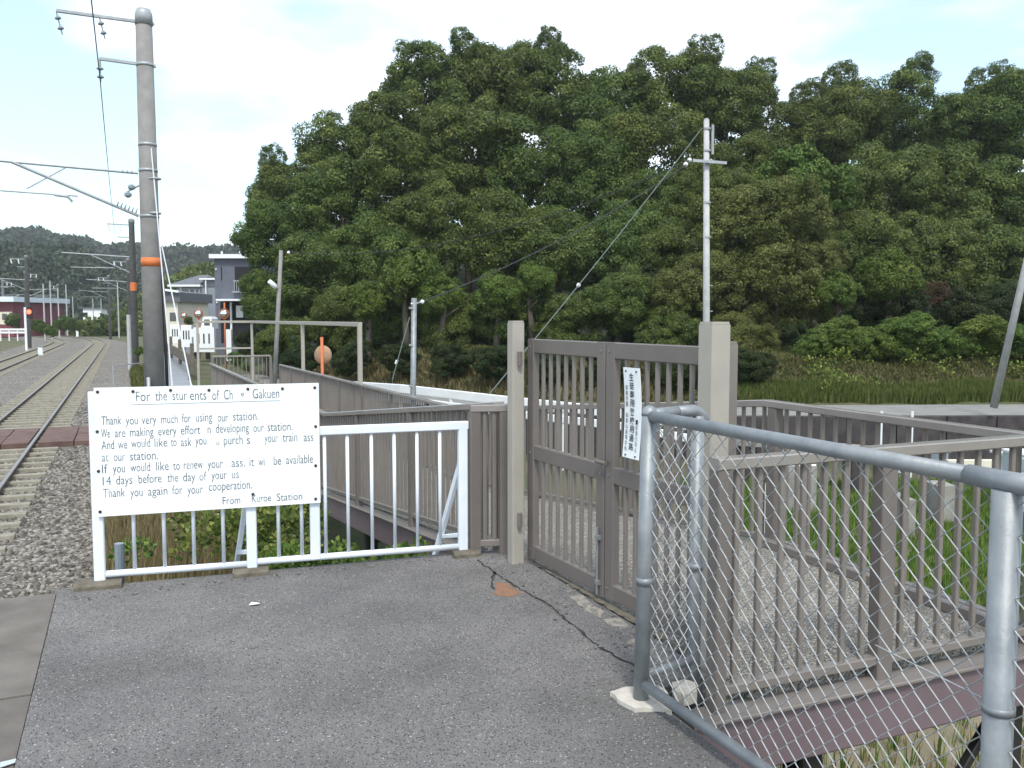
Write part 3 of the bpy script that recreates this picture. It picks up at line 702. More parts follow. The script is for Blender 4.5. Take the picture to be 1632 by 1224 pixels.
for a, b in ((159, 402), (402, 738)):
    p, q_ = fence_at(a) + fe * .032, fence_at(b) - fe * .032; MB().tube(Z(p, bz), Z(q_, bz * .85), .021, 12).build('bottom_rail', M['white'], wf, smooth=True)
for px in (215, 263, 310, 357, 445, 482, 520, 556, 594, 630, 666, 702):
    p = fence_at(px); MB().tube(Z(p, bz + .012), Z(p, HT - .02), .0115, 10).build('bar', M['white'], wf, smooth=True)
# slanting stays behind the posts
for px, dpx in ((738, 0), (402, 0)):
    p = fence_at(px); q_ = p - fn * .42 - fe * .10
    q0 = p - fn * .03
    MB().beam(Z(q_, -.12), Z(q0 - fn * .02, .62), .055, .03, .004, up=fe).build('stay', M['white'], wf)
    MB().beam(Z(q0, .60), Z(q0 - fn * .06, .60), .03, .06, .004).build('stay_bracket', M['white'], wf)
    MB().beam(Z(q0 + Vector((0,0,0)), .13), Z(p - fn * .34 - fe * .08, .05), .03, .03, .004).build('stay_tie', M['white'], wf)
for px, w_ in ((160, .20), (402, .16), (742, .14)):
    p = fence_at(px); mb = MB(); mb.beam(Z(p - fe * w_ * .7, -.01), Z(p + fe * w_ * .6, -.01), .17, .10, .018); mb.build('footing', M['footing'], wf)
# notice board
bo = fL + fn * .045
btl, btr, bbl, bbr = onplane(149, 618, bo, fn), onplane(508, 611, bo, fn), onplane(156, 822, bo, fn), onplane(509, 803, bo, fn)
z1b = (btl.z + btr.z) / 2; z0b = (bbl.z + bbr.z) / 2
bx0 = min(btl.dot(fe), bbl.dot(fe)) * .5 + max(btl.dot(fe), bbl.dot(fe)) * .5; bx1 = btr.dot(fe)
B0 = bo + fe * (bx0 - bo.dot(fe)); B1 = bo + fe * (bx1 - bo.dot(fe))
board = thing('notice_board', 'large white English notice board screwed to the left half of the white fence', 'notice board', Z(B0, z0b))
MB().beam(Z((B0 + B1) / 2 - fn * .008, z0b), Z((B0 + B1) / 2 - fn * .008, z1b), (B1 - B0).length, .016, .002, up=fn).build('panel', M['white_clean'], board)
def bpt(px, py): return onplane(px, py, bo, fn)
def word(s, x0, x1, yb, cap=13.5, **k):
    a = bpt(x0, yb); b = bpt(x1, yb)
    h_ = bpt(x0, yb - cap).z - a.z; 
    fit_text(s, M['ink'], a, fe, UPZ, (b - a).dot(fe), 0, board, caph=h_, nrm=fn, bold=-.004)
W = []
def line(cap, *ws):
    for s, x0, x1, y in ws: word(s, x0, x1, y, cap)
line(15.5, ('For',216.8,239.5,639.6),('the',247.7,266.3,638.6),('stur',275,298.5,637.8),('ents',303,329,637.6),('of',338.4,349.4,637.4),('Ch',356.8,370.9,636.8),('Gakuen',402.7,445,635.2))
line(9, ('e',384,389,631.8))
line(14, ('Thank',161.5,193.6,677.4),('you',200.5,219.8,676.8),('very',226,249.4,675.9),('much',257,283.2,675),('for',290.2,304.2,673.4),('using',312.3,338.4,672),('our',347,363.5,672),('station.',371.5,412,670.5))
line(14, ('We',161.5,175,697.8),('are',183,200,696.9),('making',207.5,244.8,695.7),('every',252.4,281.5,694),('effort',288.4,319.3,692.6),('n',331,336,690.7),('developing',344,396.6,690),('our',404,420.5,688.5),('station.',426.6,466.4,687.3))
line(14, ('And',162,182,716.4),('we',188.3,202.9,715.3),('would',209.3,239.5,713.5),('like',246.5,267,712.4),('to',272.7,281.5,711.2),('ask',288.4,305.3,711.4),('you',311.4,329,709),('purch',356.8,386.8,708.5),('s',393.5,398.4,707.6),('your',421.7,443,705),('train',450.5,473.8,704),('ass',484,499.5,703.5))
line(8, ('u',345,349.4,709))
line(14, ('at',162.7,173,735.6),('our',181.3,199.4,735),('station.',207.5,251.8,733.9))
line(14, ('If',162.7,171.4,754.2),('you',180,199.4,753.7),('would',208,239.5,752),('like',248.9,269,750),('to',276,286.7,749),('renew',293,323.4,747.8),('your',331,355.5,746.3),('ass.',369,390.5,744.4),('it',397.8,405,742.9),('wi',412,421.7,742.6),('be',436.4,448,741),('available',456,499,739.8))
line(14, ('14',163.9,177.3,773.5),('days',185.4,211,772.3),('before',221,257.6,770.5),('the',267,283.8,768.2),('day',292,311.4,767.3),('of',318,329,766),('your',337,361.7,764.3),('us',369.6,380.7,762.5))
line(14, ('Thank',164.5,199.4,793),('you',208,227.3,791.5),('again',236,267,790),('for',274.5,290.8,788),('your',299,323.4,787.4),('cooperation.',332.9,401.5,782.5))
line(12, ('From',355,383,804),('Kuroe',401.5,432,800.5),('Station',441,481.8,798.6))
ua, ub = bpt(209, 645), bpt(447, 639.5); ub = Vector((ub.x, ub.y, ua.z))
MB().beam(ua + fn * .001, ub + fn * .001, .001, .003, 0).build('underline', M['insul_d'], board)
for px, py in ((155.4,624.7),(212,623.9),(271.8,622),(333,621.8),(395,620),(450,619.4),(501.6,617.8),(155,688),(503,679.7),(157,751),(503,742),(159.6,815.7),(503,795),(403,787.6)):
    p = bpt(px, py); MB().disc(p, fn, .0095, .008, 10).build('screw', M['screw'], board)

# ------------------------------------------------------------------ chain-link fence
cA = G(1021, 1119); cAt = D(1035, 662, (cA - CAM).dot(FW)); zc = 1.165
cBt = onplane(1606, 768, cA, Vector((1, 0, 0)))
cl_ = thing('chain_link_fence', 'galvanised chain-link fence panel with pipe frame in the right foreground', 'fence', cA)
A0 = Vector((cA.x, cA.y, 0)); At = Vector((cAt.x, cAt.y, cAt.z)); zc = At.z
rB = ray(1606, 768); kB = (zc - CAM.z) / rB.z; Bt = CAM + rB * kB
cdir = Vector((Bt.x - At.x, Bt.y - At.y, 0)).normalized()
rb_ = .034
MB().path([A0 + UPZ * -.02, At], rb_ * .95, 16).build('post', M['galv'], cl_, smooth=True)
MB().lathe(At, [(rb_ * .97, 0), (rb_ * .97, .012), (rb_ * .8, .03), (rb_ * .3, .04)], 16).build('post_cap', M['galv'], cl_, smooth=True)
rbt = .031
End = Bt + cdir * 1.0
MB().tube(At + UPZ * -.002, Bt, .0235, 16).build('top_rail', M['galv'], cl_, smooth=True)
MB().path([Bt - cdir * .11, Bt + cdir * .10], .0265, 16).build('sleeve', M['galv'], cl_, smooth=True)
MB().tube(Bt + cdir * .10, End, .0235, 16).build('top_rail', M['galv'], cl_, smooth=True)
MB().tube(Bt - UPZ * 1.9, Bt - UPZ * .02, .0355, 18).build('post', M['galv'], cl_, smooth=True)
zlo = D(1030, 1088, (cA - CAM).dot(FW)).z
lo0 = Vector((At.x, At.y, zlo)).lerp(Vector((A0.x, A0.y, zlo)), .9)
MB().tube(lo0, Vector((End.x, End.y, zlo)), .022, 14).build('bottom_rail', M['galv'], cl_, smooth=True)
for z in (zlo + .42,):
    MB().tube(Vector((At.x, At.y, z)) + (A0 - At) * 0 + Vector(((A0.x-At.x)*.5, (A0.y-At.y)*.5, 0)), Vector((At.x+(A0.x-At.x)*.5, At.y+(A0.y-At.y)*.5, z + .03)), rb_ + .003, 16).build('band', M['galv'], cl_, smooth=True)
bbz = D(1590, 1135, (Bt - CAM).dot(FW)).z
MB().tube(Vector((Bt.x, Bt.y, bbz)), Vector((Bt.x, Bt.y, bbz + .02)), .0385, 18).build('band', M['galv'], cl_, smooth=True)
# short return panel to the second post
c2 = D(1108, 1090, (cA - CAM).dot(FW) + .18); c2t = D(1112, 664, (c2 - CAM).dot(FW)); 
c2t = Vector((c2t.x, c2t.y, zc)); c2 = Vector((c2.x, c2.y, 0))
MB().tube(Vector((c2t.x, c2t.y, -.5)), c2t + UPZ * -.02, .028, 16).build('post', M['galv'], cl_, smooth=True)
MB().path([At + UPZ * .004, At.lerp(c2t, .6) + UPZ * .004], .024, 14).build('top_rail', M['galv'], cl_, smooth=True)
d2 = (c2t - At).normalized()
MB().path([At.lerp(c2t, .55) + UPZ*.004, At.lerp(c2t, .9) + UPZ*.004, c2t + UPZ * -.006 , c2t + d2 * .03 + UPZ * -.03, c2t + d2 * .036 - UPZ * .06], [.025, .025, .0255, .027, .0285], 14).build('elbow', M['galv'], cl_, smooth=True)
MB().path([lo0 + UPZ * .03, Vector((c2t.x, c2t.y, zlo + .03))], .019, 12).build('bottom_rail', M['galv'], cl_, smooth=True)
MB().tube(Vector((c2t.x, c2t.y, zlo + .43)), Vector((c2t.x, c2t.y, zlo + .46)), .034, 16).build('band', M['galv'], cl_, smooth=True)
def chainmesh(a, b, z0, z1, off, name='wire_mesh'):
    a = Vector((a.x, a.y, 0)); b = Vector((b.x, b.y, 0)); L_ = (b - a).length; e = (b - a) / L_; n = Vector((-e.y, e.x, 0)); p = .0415; ph = .038
    mb = MB(); x = 0; i = 0
    while x <= L_ - p:
        pts = []; z = z1; k = 0
        while z > z0 - .001:
            xx = x + (p if (k + i) % 2 else 0) + rnd.uniform(-.0015, .0015)
            pts.append(a + e * xx + UPZ * (z + rnd.uniform(-.0012, .0012)) + n * (off + (.0022 if (k + i) % 2 else -.0022)))
            z -= ph; k += 1
        mb.path(pts, .0024, 4); x += p; i += 1
    return mb.build(name, M['wire'], cl_, kind='stuff')
chainmesh(At + cdir * .03, End, zlo + .0, zc - .012, .0)
chainmesh(At + d2 * .02, c2t, zlo + .03, zc - .02, .0)
bp0 = onplane(1430, 1045, A0, Vector((cdir.y, -cdir.x, 0))); 
MB().path([onplane(1395, 1028, Bt, Vector((cdir.y, -cdir.x, 0))), onplane(1565, 1112, Bt, Vector((cdir.y, -cdir.x, 0)))], .0022, 6).build('brace_wire', M['wire'], cl_)
tw = onplane(1120, 875, A0, Vector((cdir.y, -cdir.x, 0)))
# ------------------------------------------------------------------ catenary poles and overhead line
PX, PY = .42, 16.6
mp_ = thing('catenary_pole', 'big near concrete overhead-line pole with an orange band behind the notice board', 'pole', (PX, PY, -1.0), 'overhead line poles')
pb_ = D(243, 600, 15.4); ptop = D(236, 13, 15.4); PZ = ptop.z
PX, PY = D(240, 400, 15.4).x, D(240, 400, 15.4).y
mp_.location = (PX, PY, -1.0); WL[mp_.name] = Vector((PX, PY, -1.0))
def rad(z): return .178 - (z + 1) / (PZ + 1) * .046
MB().lathe((PX, PY, 0), [(rad(-1), -1), (rad(PZ - .3), PZ - .28)], 24).build('shaft', M['pole'], mp_, smooth=True)
MB().lathe((PX, PY, 0), [(rad(PZ) + .012, PZ - .28), (rad(PZ) + .010, PZ - .10), (rad(PZ) - .02, PZ - .02), (.02, PZ)], 24).build('cap', M['steelgrey'], mp_, smooth=True)
zt = lambda py: D(238, py, 15.4).z
z0_, z1_ = zt(425), zt(411)
MB().lathe((PX, PY, 0), [(rad(z0_) + .004, z0_), (rad(z1_) + .004, z1_)], 24).build('orange_band', M['orange'], mp_, smooth=True)
def bandz(z, h=.06, m='steelgrey', ex=.007): MB().lathe((PX, PY, 0), [(rad(z) + ex, z - h / 2), (rad(z) + ex, z + h / 2)], 20).build('band', M[m], mp_, smooth=True)
for py in (36, 104, 231, 272, 345): bandz(zt(py), .05)
MB().tube((PX - .15, PY, zt(296)), (PX - .36, PY, zt(308)), .02, 6).build('insulator_bracket', M['steelgrey'], mp_)
LX = Vector((-1, 0, 0)); PC = Vector((PX, PY, 0))
def insulator(parent, top, length=.34, tilt=Vector((.12, 0, 0)), m='insul_d', n=2, r=.05):
    top = Vector(top); d = (Vector((0, 0, -1)) + tilt).normalized(); mb = MB()
    mb.tube(top, top + d * length, .012, 6)
    for k in range(n):
        c = top + d * length * ((k + .6) / n * .9)
        mb.lathe(c, [(.014, -.03), (r, -.012), (r * 1.02, .0), (.02, .035)], 12, axis=-d)
    mb.build('insulator', M[m], parent); return top + d * length
def arm(z, Lm, rise=.02, w=.05, name='arm'):
    a = PC + UPZ * z + Vector((.17, 0, 0)); b = PC + UPZ * (z + rise) + LX * Lm
    MB().beam(a, b, w, w, .004).build(name, M['steelgrey'], mp_); return b
e1_ = arm(zt(36), 1.32, .02); i1 = insulator(mp_, e1_ + UPZ * -.02, .36, Vector((.22, 0, 0)))
i2 = insulator(mp_, PC + UPZ * (zt(36) - .01) + LX * .68, .34, Vector((.22, 0, 0)))
e2_ = arm(zt(104), .70, .03); MB().tube(e2_, e2_ - UPZ * .12, .02, 6).build('arm_hanger', M['steelgrey'], mp_); i3 = insulator(mp_, e2_ - UPZ * .08, .30, Vector((.02, 0, 0)), r=.055)
# cantilever towards the near track: top tube, diagonal, steady arm
zt1, zt2 = zt(277), zt(345)
ca_ = PC + UPZ * zt1; cb_ = PC + UPZ * zt2
MB().tube(ca_ + LX * .16, ca_ + LX * 3.3 + UPZ * .10, .022, 8).build('cantilever_tube', M['steelgrey'], mp_)
dg_e = ca_ + LX * 2.05 + UPZ * .06
MB().tube(cb_ + LX * .17, dg_e, .026, 8).build('cantilever_tube', M['steelgrey'], mp_)
MB().tube(ca_ + LX * 1.25 + UPZ * .03, ca_ + LX * 1.85 - UPZ * .36, .012, 6).build('cantilever_brace', M['steelgrey'], mp_)
for k in range(6): MB().disc(cb_.lerp(dg_e, .10 + .028 * k), dg_e - cb_, .045, .02, 10).build('insulator', M['insul_d'], mp_)
for k in range(3): MB().disc(ca_ + LX * (.26 + .07 * k) + UPZ * .01, LX, .03, .02, 10).build('insulator', M['insul_d'], mp_)
stz = zt(318)
MB().tube(PC + LX * 1.1 + UPZ * stz, PC + LX * 3.2 + UPZ * (stz + .05), .014, 8).build('steady_arm', M['steelgrey'], mp_)
MB().path([PC + LX * 1.45 + UPZ * (stz), PC + LX * 1.25 + UPZ * (stz - .02), PC + LX * 1.18 + UPZ * (stz - .10)], .022, 8).build('steady_hook', M['steelgrey'], mp_)
for k, (dx, dz) in enumerate(((-.27, zt(300)), (-.33, zt(312)))):
    MB().lathe(PC + Vector((dx, 0, dz)), [(.02, -.05), (.06, -.02), (.06, .02), (.02, .05)], 12).build('insulator', M['insul_d'], mp_)
# wires
def cable(label, pts, r, m='cable', cat='cable', name='overhead_cable', group=None, sag=0.0):
    P = []
    for a, b in zip(pts[:-1], pts[1:]):
        a, b = Vector(a), Vector(b)
        for k in range(10):
            t = k / 10; P.append(a.lerp(b, t) - UPZ * (sag * 4 * t * (1 - t)))
    P.append(Vector(pts[-1])); return MB().path(P, r, 5).build(name, M[m], label=label, cat=cat, group=group)
def along(X, z, s0, n, step=34.7, sag=.35):
    out = []
    for i in range(n):
        for k in range(8):
            t = k / 8; s = s0 + (i + t) * step; p, a = center(X, s); out.append(Vector((p.x, p.y, z - sag * 4 * t * (1 - t))))
    p, a = center(X, s0 + n * step); out.append(Vector((p.x, p.y, z))); return out
def line_(label, pts, r, **k): return MB().path(pts, r, 5).build('overhead_wire', M['cable'], label=label, cat='wire', **k)
line_('thin feeder wire hung from the short upper arm of the near pole', along(PX - .70, i3.z, PY - 34.7, 5), .008)
line_('messenger wire above the near track', along(-2.2, zt1 + .12, PY + 34.7, 4, sag=.4), .006, group='catenary wires over the tracks')
line_('contact wire above the near track', along(-2.2, stz - .15, PY + 34.7, 4, sag=.0), .006, group='catenary wires over the tracks')
line_('messenger wire above the far track', along(-5.92, zt1 + .12, PY + 34.7, 4, sag=.4), .006, group='catenary wires over the tracks')
# guy wires of the near pole with white sleeves
gw = G(367, 915, -1.0)
gy_ = D(372, 905, 9.6)
gA = D(241, 236, 15.3); gB = D(276, 640, 13.6); gC = D(258, 392, 15.3); gD = D(366, 905, 10.0); gB = D(282, 700, 13.0)
gB = Vector((gB.x, gB.y, hz(gB.x, gB.y))) if False else D(290, 790, 12.2)
cable('pale guy wire from the upper bands of the near pole', [gA, gB], .010, 'cable_p', 'guy wire', 'guy_wire')
cable('pale guy wire from below the cantilever of the near pole, passing behind the board', [gC, gD], .010, 'cable_p', 'guy wire', 'guy_wire')
for py in (285, 340): MB().lathe(D(247, py, 15.05), [(.03, -.03), (.10, -.012), (.10, .012), (.03, .03)], 16).build('insulator_disc', M['steelgrey'], mp_, smooth=True)
# grey spiral hoses up the side of pole (cable ducts)
MB().path([Vector((PX + .21, PY - .02, -1)), Vector((PX + .20, PY, 1.0)), Vector((PX + .18, PY, 2.4))], .028, 8).build('cable_duct', M['black'], mp_, smooth=True)
MB().path([Vector((PX - .10, PY - .25, -1)), Vector((PX - .10, PY - .22, .6))], .03, 8).build('cable_duct', M['steelgrey'], mp_, smooth=True)

def far_pole(label, X, s, H=8.0, side=-1, r=.17, band=False):
    p, a = center(X, s); t = thing('catenary_pole', label, 'pole', (p.x, p.y, -1), 'overhead line poles')
    MB().lathe((p.x, p.y, -1), [(r * 1.08, 0), (r * .88, H - .25), (r * .97, H - .24), (r * .95, H - .05), (r * .4, H)], 12).build('shaft', M['pole'], t, smooth=True)
    d = Vector((side * math.cos(a), side * math.sin(a), 0)); b = Vector((p.x, p.y, -1))
    m = MB(); m.beam(b + UPZ * (H - .35), b + UPZ * (H - .33) + d * 1.2, .06, .06, 0); m.beam(b + UPZ * (H - 1.0), b + UPZ * (H - 1.0) + d * .7, .06, .06, 0); m.build('arm', M['steelgrey'], t)
    m = MB(); m.tube(b + UPZ * 5.9, b + UPZ * 6.05 + d * 3.4, .03, 6); m.tube(b + UPZ * 5.0, b + UPZ * 6.0 + d * 2.1, .03, 6); m.tube(b + UPZ * 5.3 + d * .9, b + UPZ * 5.3 + d * 3.0, .02, 6); m.build('cantilever_tube', M['steelgrey'], t)
    for q in (1.15, .6): MB().tube(b + UPZ * (H - .36) + d * q, b + UPZ * (H - .72) + d * (q - .06), .05, 6).build('insulator', M['insul'], t)
    if band: MB().lathe((p.x, p.y, -1), [(r * 1.04, 4.1), (r * 1.03, 4.55)], 12).build('orange_band', M['orange'], t)
    return t
s2 = D(214, 500, 48); far_pole('second concrete pole, just left of the big near pole', s2.x, s2.y, 7.95, -1, .165, True)
nm = ['third', 'fourth', 'fifth', 'sixth', 'seventh', 'eighth']
for k in range(6): far_pole(f'{nm[k]} pole of the row on the platform side of the tracks, far off', .5, s2.y + 34.7 * (k + 1))
XL = -8.5
lp0 = D(45, 500, 76)
far_pole('nearest pole on the far side of the tracks, by the red signal', lp0.x, lp0.y, 8.0, -1, .16)
for k in range(5): far_pole(f'{["second","third","fourth","fifth","sixth"][k]} pole of the row beyond the far track', XL - .3, lp0.y + 30 * (k + 1), 8, 1)
for k, (px, t_, h) in enumerate(((72, 100, 6.5), (83, 108, 7.2), (95, 118, 6.6), (108, 126, 7.4), (118, 136, 6), (150, 150, 6), (163, 170, 6.5), (178, 185, 7), (190, 120, 7.5))):
    p = D(px, 540, t_); z0 = -1; MB().tube((p.x, p.y, -1), (p.x, p.y, h - 1), .10, 6, .07).build('line_side_mast', M['pole_p'], group='slender masts in the distance beside the curve',
        label=f'slender far mast beside the curving tracks, {["first","second","third","fourth","fifth","sixth","seventh","eighth","ninth"][k]} from the left', cat='mast')
# second pole's cable clutter: ducts
p = D(206, 540, 44); MB().tube((p.x, p.y, -1), (p.x, p.y, 1.8), .10, 8).build('cable_post', M['pole_p'], label='pale short post with stacked fittings left of the second pole', cat='post')
# light fence near poles
tf = thing('trackside_fence', 'thin low grey rail fence between ballast and pole base', 'fence', (.1, 14.5, -1)); 
a_, b_ = D(181, 610, 14.6), D(182, 582, 14.6)
MB().tube((a_.x, a_.y, -1), (a_.x, a_.y, b_.z), .012, 6).build('post', M['steelgrey'], tf)
c_ = D(240, 581, 15.6); MB().tube((a_.x, a_.y, b_.z - .01), (c_.x, c_.y, b_.z), .010, 6).build('rail', M['steelgrey'], tf)
# stump pipe behind the white fence
p = G(188, 934, -.35); p = D(190, 940, 5.75); q_ = D(190, 866, 5.75)
MB().tube((p.x, p.y, -1.0), (q_.x, q_.y, q_.z), .03, 10).build('pipe_stump', M['insul_d'], label='dark grey pipe stump standing behind the left end of the white fence', cat='pipe')
# red signal
sg = thing('railway_signal', 'small railway signal showing red at the far left', 'signal', D(42, 540, 70) * 1)
p = D(40, 500, 70); sg.location = (p.x, p.y, -1); WL[sg.name] = Vector((p.x, p.y, -1))
MB().beam((p.x, p.y, -1), (p.x, p.y, 2.5), .16, .16, .01).build('mast', M['whitew'], sg)
q_ = D(47, 497, 69.6); MB().beam((q_.x, q_.y, q_.z - .5), (q_.x, q_.y, q_.z + .35), .42, .2, .03).build('housing', M['black'], sg)
MB().disc((q_.x - .03, q_.y - .14, q_.z), FW, .17, .05, 14).build('lamp', M['red'], sg)
MB().beam((p.x, p.y, q_.z), (q_.x, q_.y + .05, q_.z), .05, .05, 0).build('bracket', M['steelgrey'], sg)
p = D(64, 545, 60); mb = MB(); mb.beam((p.x, p.y, -1.0), (p.x, p.y, -.35), .30, .2, .03); mb.build('marker_box', M['whitew'], label='small white marker box beside the left track', cat='box')
p = D(122, 497, 120); MB().beam((p.x, p.y, -1), (p.x, p.y, 0), .3, .3, .03).build('marker_box', M['whitew'], label='tiny white relay box near the bend of the tracks', cat='box')

# ------------------------------------------------------------------ buildings
def frame_at(px0, px1, t0, t1=None):
    a = D(px0, 520, t0); b = D(px1, 520, t1 or t0); a.z = b.z = 0; return a, b, (b - a).normalized()
def zy(py, t): return D(816, py, t).z
def bldg(label, px0, px1, t, py_top, depth, m, gz=-.9, t1=None, name='house'):
    a, b, e = frame_at(px0, px1, t, t1); n = Vector((-e.y, e.x, 0)); n = n if n.dot(FW) > 0 else -n; z1 = zy(py_top, t)
    th = thing(name, label, 'house', Vector((a.x, a.y, gz)))
    c = (a + b) / 2 + n * depth / 2; mb = MB(); mb.prism([tuple(v[:2]) for v in (a, b, b + n * depth, a + n * depth)], gz, z1); mb.build('wall', m, th)
    return th, a, b, e, n, z1
# slate blue house
t = 62; S = t / FPX
th, a, b, e, n, z1 = bldg('tall slate blue house with white roof edge and balcony beside the wood', 344, 424, t, 412, 8, M['housegrey'])
W_ = (b - a).length
def wbox(a, e, n, x0, x1, z0, z1, d0, d1, m, nm, parent, **k):
    c0 = a + e * ((x0 + x1) / 2) - n * ((d0 + d1) / 2); mb = MB(); mb.beam(Vector((c0.x, c0.y, z0)), Vector((c0.x, c0.y, z1)), x1 - x0, abs(d1 - d0), 0, up=n); return mb.build(nm, m, parent, **k)
X_ = lambda px: (px - 344) * S
ZZ = lambda py: zy(py, t)
wbox(a, e, n, -.25, W_ + .3, z1, z1 + .28, -8.3, .35, M['whitew'], 'roof', th)
wbox(a, e, n, X_(372), W_ - .3, ZZ(466), ZZ(425), .01, -.0, M['dark'], 'balcony_opening', th) if False else None
o_ = wbox(a, e, n, X_(376), X_(418), ZZ(464), ZZ(425), -.05, .012, M['dark'], 'balcony_opening', th)
wbox(a, e, n, X_(376), X_(418), ZZ(449), ZZ(447), .35, .40, M['steelgrey'], 'balcony_rail', th)
for k in range(12): wbox(a, e, n, X_(377 + 3.5*k), X_(378 + 3.5*k), ZZ(464), ZZ(449), .35, .39, M['steelgrey'], 'balcony_bar', th)
wbox(a, e, n, X_(374), X_(420), ZZ(467), ZZ(464), .0, .45, M['housegrey2'], 'balcony_slab', th)
wbox(a, e, n, X_(354), X_(420), ZZ(480), ZZ(477), .0, 1.2, M['whitew'], 'porch_roof', th)
wbox(a, e, n, X_(352), X_(422), ZZ(547), ZZ(481), -.05, .014, M['dark'], 'garage_opening', th)
wbox(a, e, n, X_(377), X_(388), ZZ(506), ZZ(487), .016, .05, M['insul'], 'window', th)
wbox(a, e, n, X_(368), X_(371), ZZ(547), ZZ(481), .02, .16, M['whitew'], 'porch_post', th)
wbox(a, e, n, X_(354), X_(356), ZZ(447), ZZ(425), -.05, .012, M['dark'], 'slit_window', th)
for py in (428, 481): 
    p = a + e * X_(345 + 1) ; wbox(a, e, n, X_(346), X_(348), ZZ(py + 2), ZZ(py), .0, .1, M['whitew'], 'wall_vent', th)
for k, px in enumerate((349, 378, 384)): wbox(a, e, n, X_(px), X_(px + 1.5), z1 + .28, z1 + .55, -1, -.8, M['whitew'], 'roof_vent', th)
# grey two-storey house behind
t = 82; S = t / FPX
th, a, b, e, n, z1 = bldg('grey two-storey house with white window band left of the slate house', 283, 346, t, 458, 9, M['housegrey2'])
X_ = lambda px: (px - 283) * S
wbox(a, e, n, -.6, (324 - 283) * S, ZZ(457) , ZZ(454), -9.3, .6, M['whitew'], 'roof_edge', th)
p0 = a + e * -.6; mb = MB(); 
hr = ZZ(454); v = [a + e*-.6 - n*.6, a + e*X_(323) - n*.6, a + e*X_(323) + n*9.3, a + e*-.6 + n*9.3, a + e*X_(296) + n*4, a + e*X_(312) + n*4]
mb.add([(q.x, q.y, hr) for q in v[:4]] + [(v[4].x, v[4].y, hr + 1.1), (v[5].x, v[5].y, hr + 1.1)], [(0,1,5,4),(1,2,5),(2,3,4,5),(3,0,4),(3,2,1,0)]); mb.build('roof', M['roof'], th)
wbox(a, e, n, X_(324), X_(347), ZZ(457), ZZ(446), -8, -.2, M['housegrey2'], 'stair_tower', th)
wbox(a, e, n, X_(321), X_(348), ZZ(446), ZZ(443.5), -8.3, .3, M['whitew'], 'tower_roof', th)
wbox(a, e, n, X_(290), X_(319), ZZ(470), ZZ(462), -.05, .014, M['glass'], 'window', th)
for px in (290, 303, 312, 318.5): wbox(a, e, n, X_(px), X_(px+1), ZZ(470.5), ZZ(461.5), .0, .05, M['whitew'], 'window_frame', th)
wbox(a, e, n, X_(288), X_(322), ZZ(478), ZZ(474.5), .0, .7, M['whitew'], 'balcony_edge', th)
for k in range(9): wbox(a, e, n, X_(300 + 2.4*k), X_(300.6 + 2.4*k), ZZ(474.5), ZZ(469), .6, .65, M['whitew'], 'balcony_bar', th)
wbox(a, e, n, X_(289), X_(290), ZZ(520), ZZ(457), .0, .1, M['whitew'], 'downpipe', th); wbox(a, e, n, X_(330.6), X_(332), ZZ(530), ZZ(447), .22, .34, M['whitew'], 'downpipe', th)
wbox(a, e, n, X_(301), X_(311), ZZ(508), ZZ(492), -.05, .014, M['dark'], 'window', th)
wbox(a, e, n, X_(301), X_(311), ZZ(492), ZZ(490.5), .0, .2, M['whitew'], 'window_hood', th)
# small cream building with dark roof
t = 70; S = t / FPX
th, a, b, e, n, z1 = bldg('small cream building with pale roof edge behind the guy wires', 264, 284, t, 481, 7, M['cream'])
p_ = [a + e * -.3 - n*.3, b + e*.3 - n*.3, b + e*.3 + n*7.3, a + e*-.3 + n*7.3]
mb = MB(); mb.add([(q.x, q.y, z1) for q in p_] + [(q.x, q.y, z1 + h) for q, h in zip(p_, (.95, .75, .75, .95))], [(3,2,1,0),(4,5,6,7),(0,1,5,4),(1,2,6,5),(2,3,7,6),(3,0,4,7)]); mb.build('roof', M['roof'], th)
mb = MB(); mb.beam(Vector((p_[0].x, p_[0].y, z1 + .98)), Vector((p_[1].x, p_[1].y, z1 + .78)), .5, .16, 0); mb.build('roof_edge', M['whitew'], th)
wbox(a, e, n, .35, .85, ZZ(512), ZZ(498), -.05, .014, M['glass'], 'window', th)
# long low building with maroon wall at the far left
t = 122; S = t / FPX
th, a, b, e, n, z1 = bldg('long low building with pale roof and maroon wall at the far left', -60, 22, t, 481, 14, M['maroon'], name='station_shed')
wbox(a, e, n, -1, (22 + 60) * S + .6, z1, z1 + .7, -14.5, .9, M['whiteroof'], 'roof', th)
wbox(a, e, n, 30 * S, 80 * S, zy(517, t), zy(497, t), 0, .03, M['cream'], 'lower_wall', th)
for k in range(4): wbox(a, e, n, (14 * k + 22) * S, (14 * k + 30) * S, zy(510, t), zy(500, t), 0.01, .05, M['glass'], 'window', th)
gr_ = thing('low_white_fence', 'low white fence in front of the long maroon building', 'fence', D(0, 530, 104))
a1, b1 = D(-40, 527, 104), D(41, 527, 104)
for dz in (0, -.35): MB().beam(Vector((a1.x, a1.y, .35 + dz)), Vector((b1.x, b1.y, .35 + dz)), .1, .22, 0).build('board', M['whitew'], gr_)
for k in range(7): q_ = a1.lerp(b1, k / 6); MB().beam(Vector((q_.x, q_.y + .1, -1)), Vector((q_.x, q_.y + .1, .45)), .12, .12, 0).build('post', M['whitew'], gr_)
# white shed and van by the bend
t = 175
th, a, b, e, n, z1 = bldg('small white shed where the tracks bend away', 133, 162, t, 492, 6, M['whitew'], name='shed'); S = t / FPX
wbox(a, e, n, 0, .9, zy(505, t), zy(498, t), -.05, .02, M['dark'], 'door', th)
wbox(a, e, n, -.3, 29 * S + .3, z1, z1 + .25, -6.2, .3, M['roof'], 'roof', th)
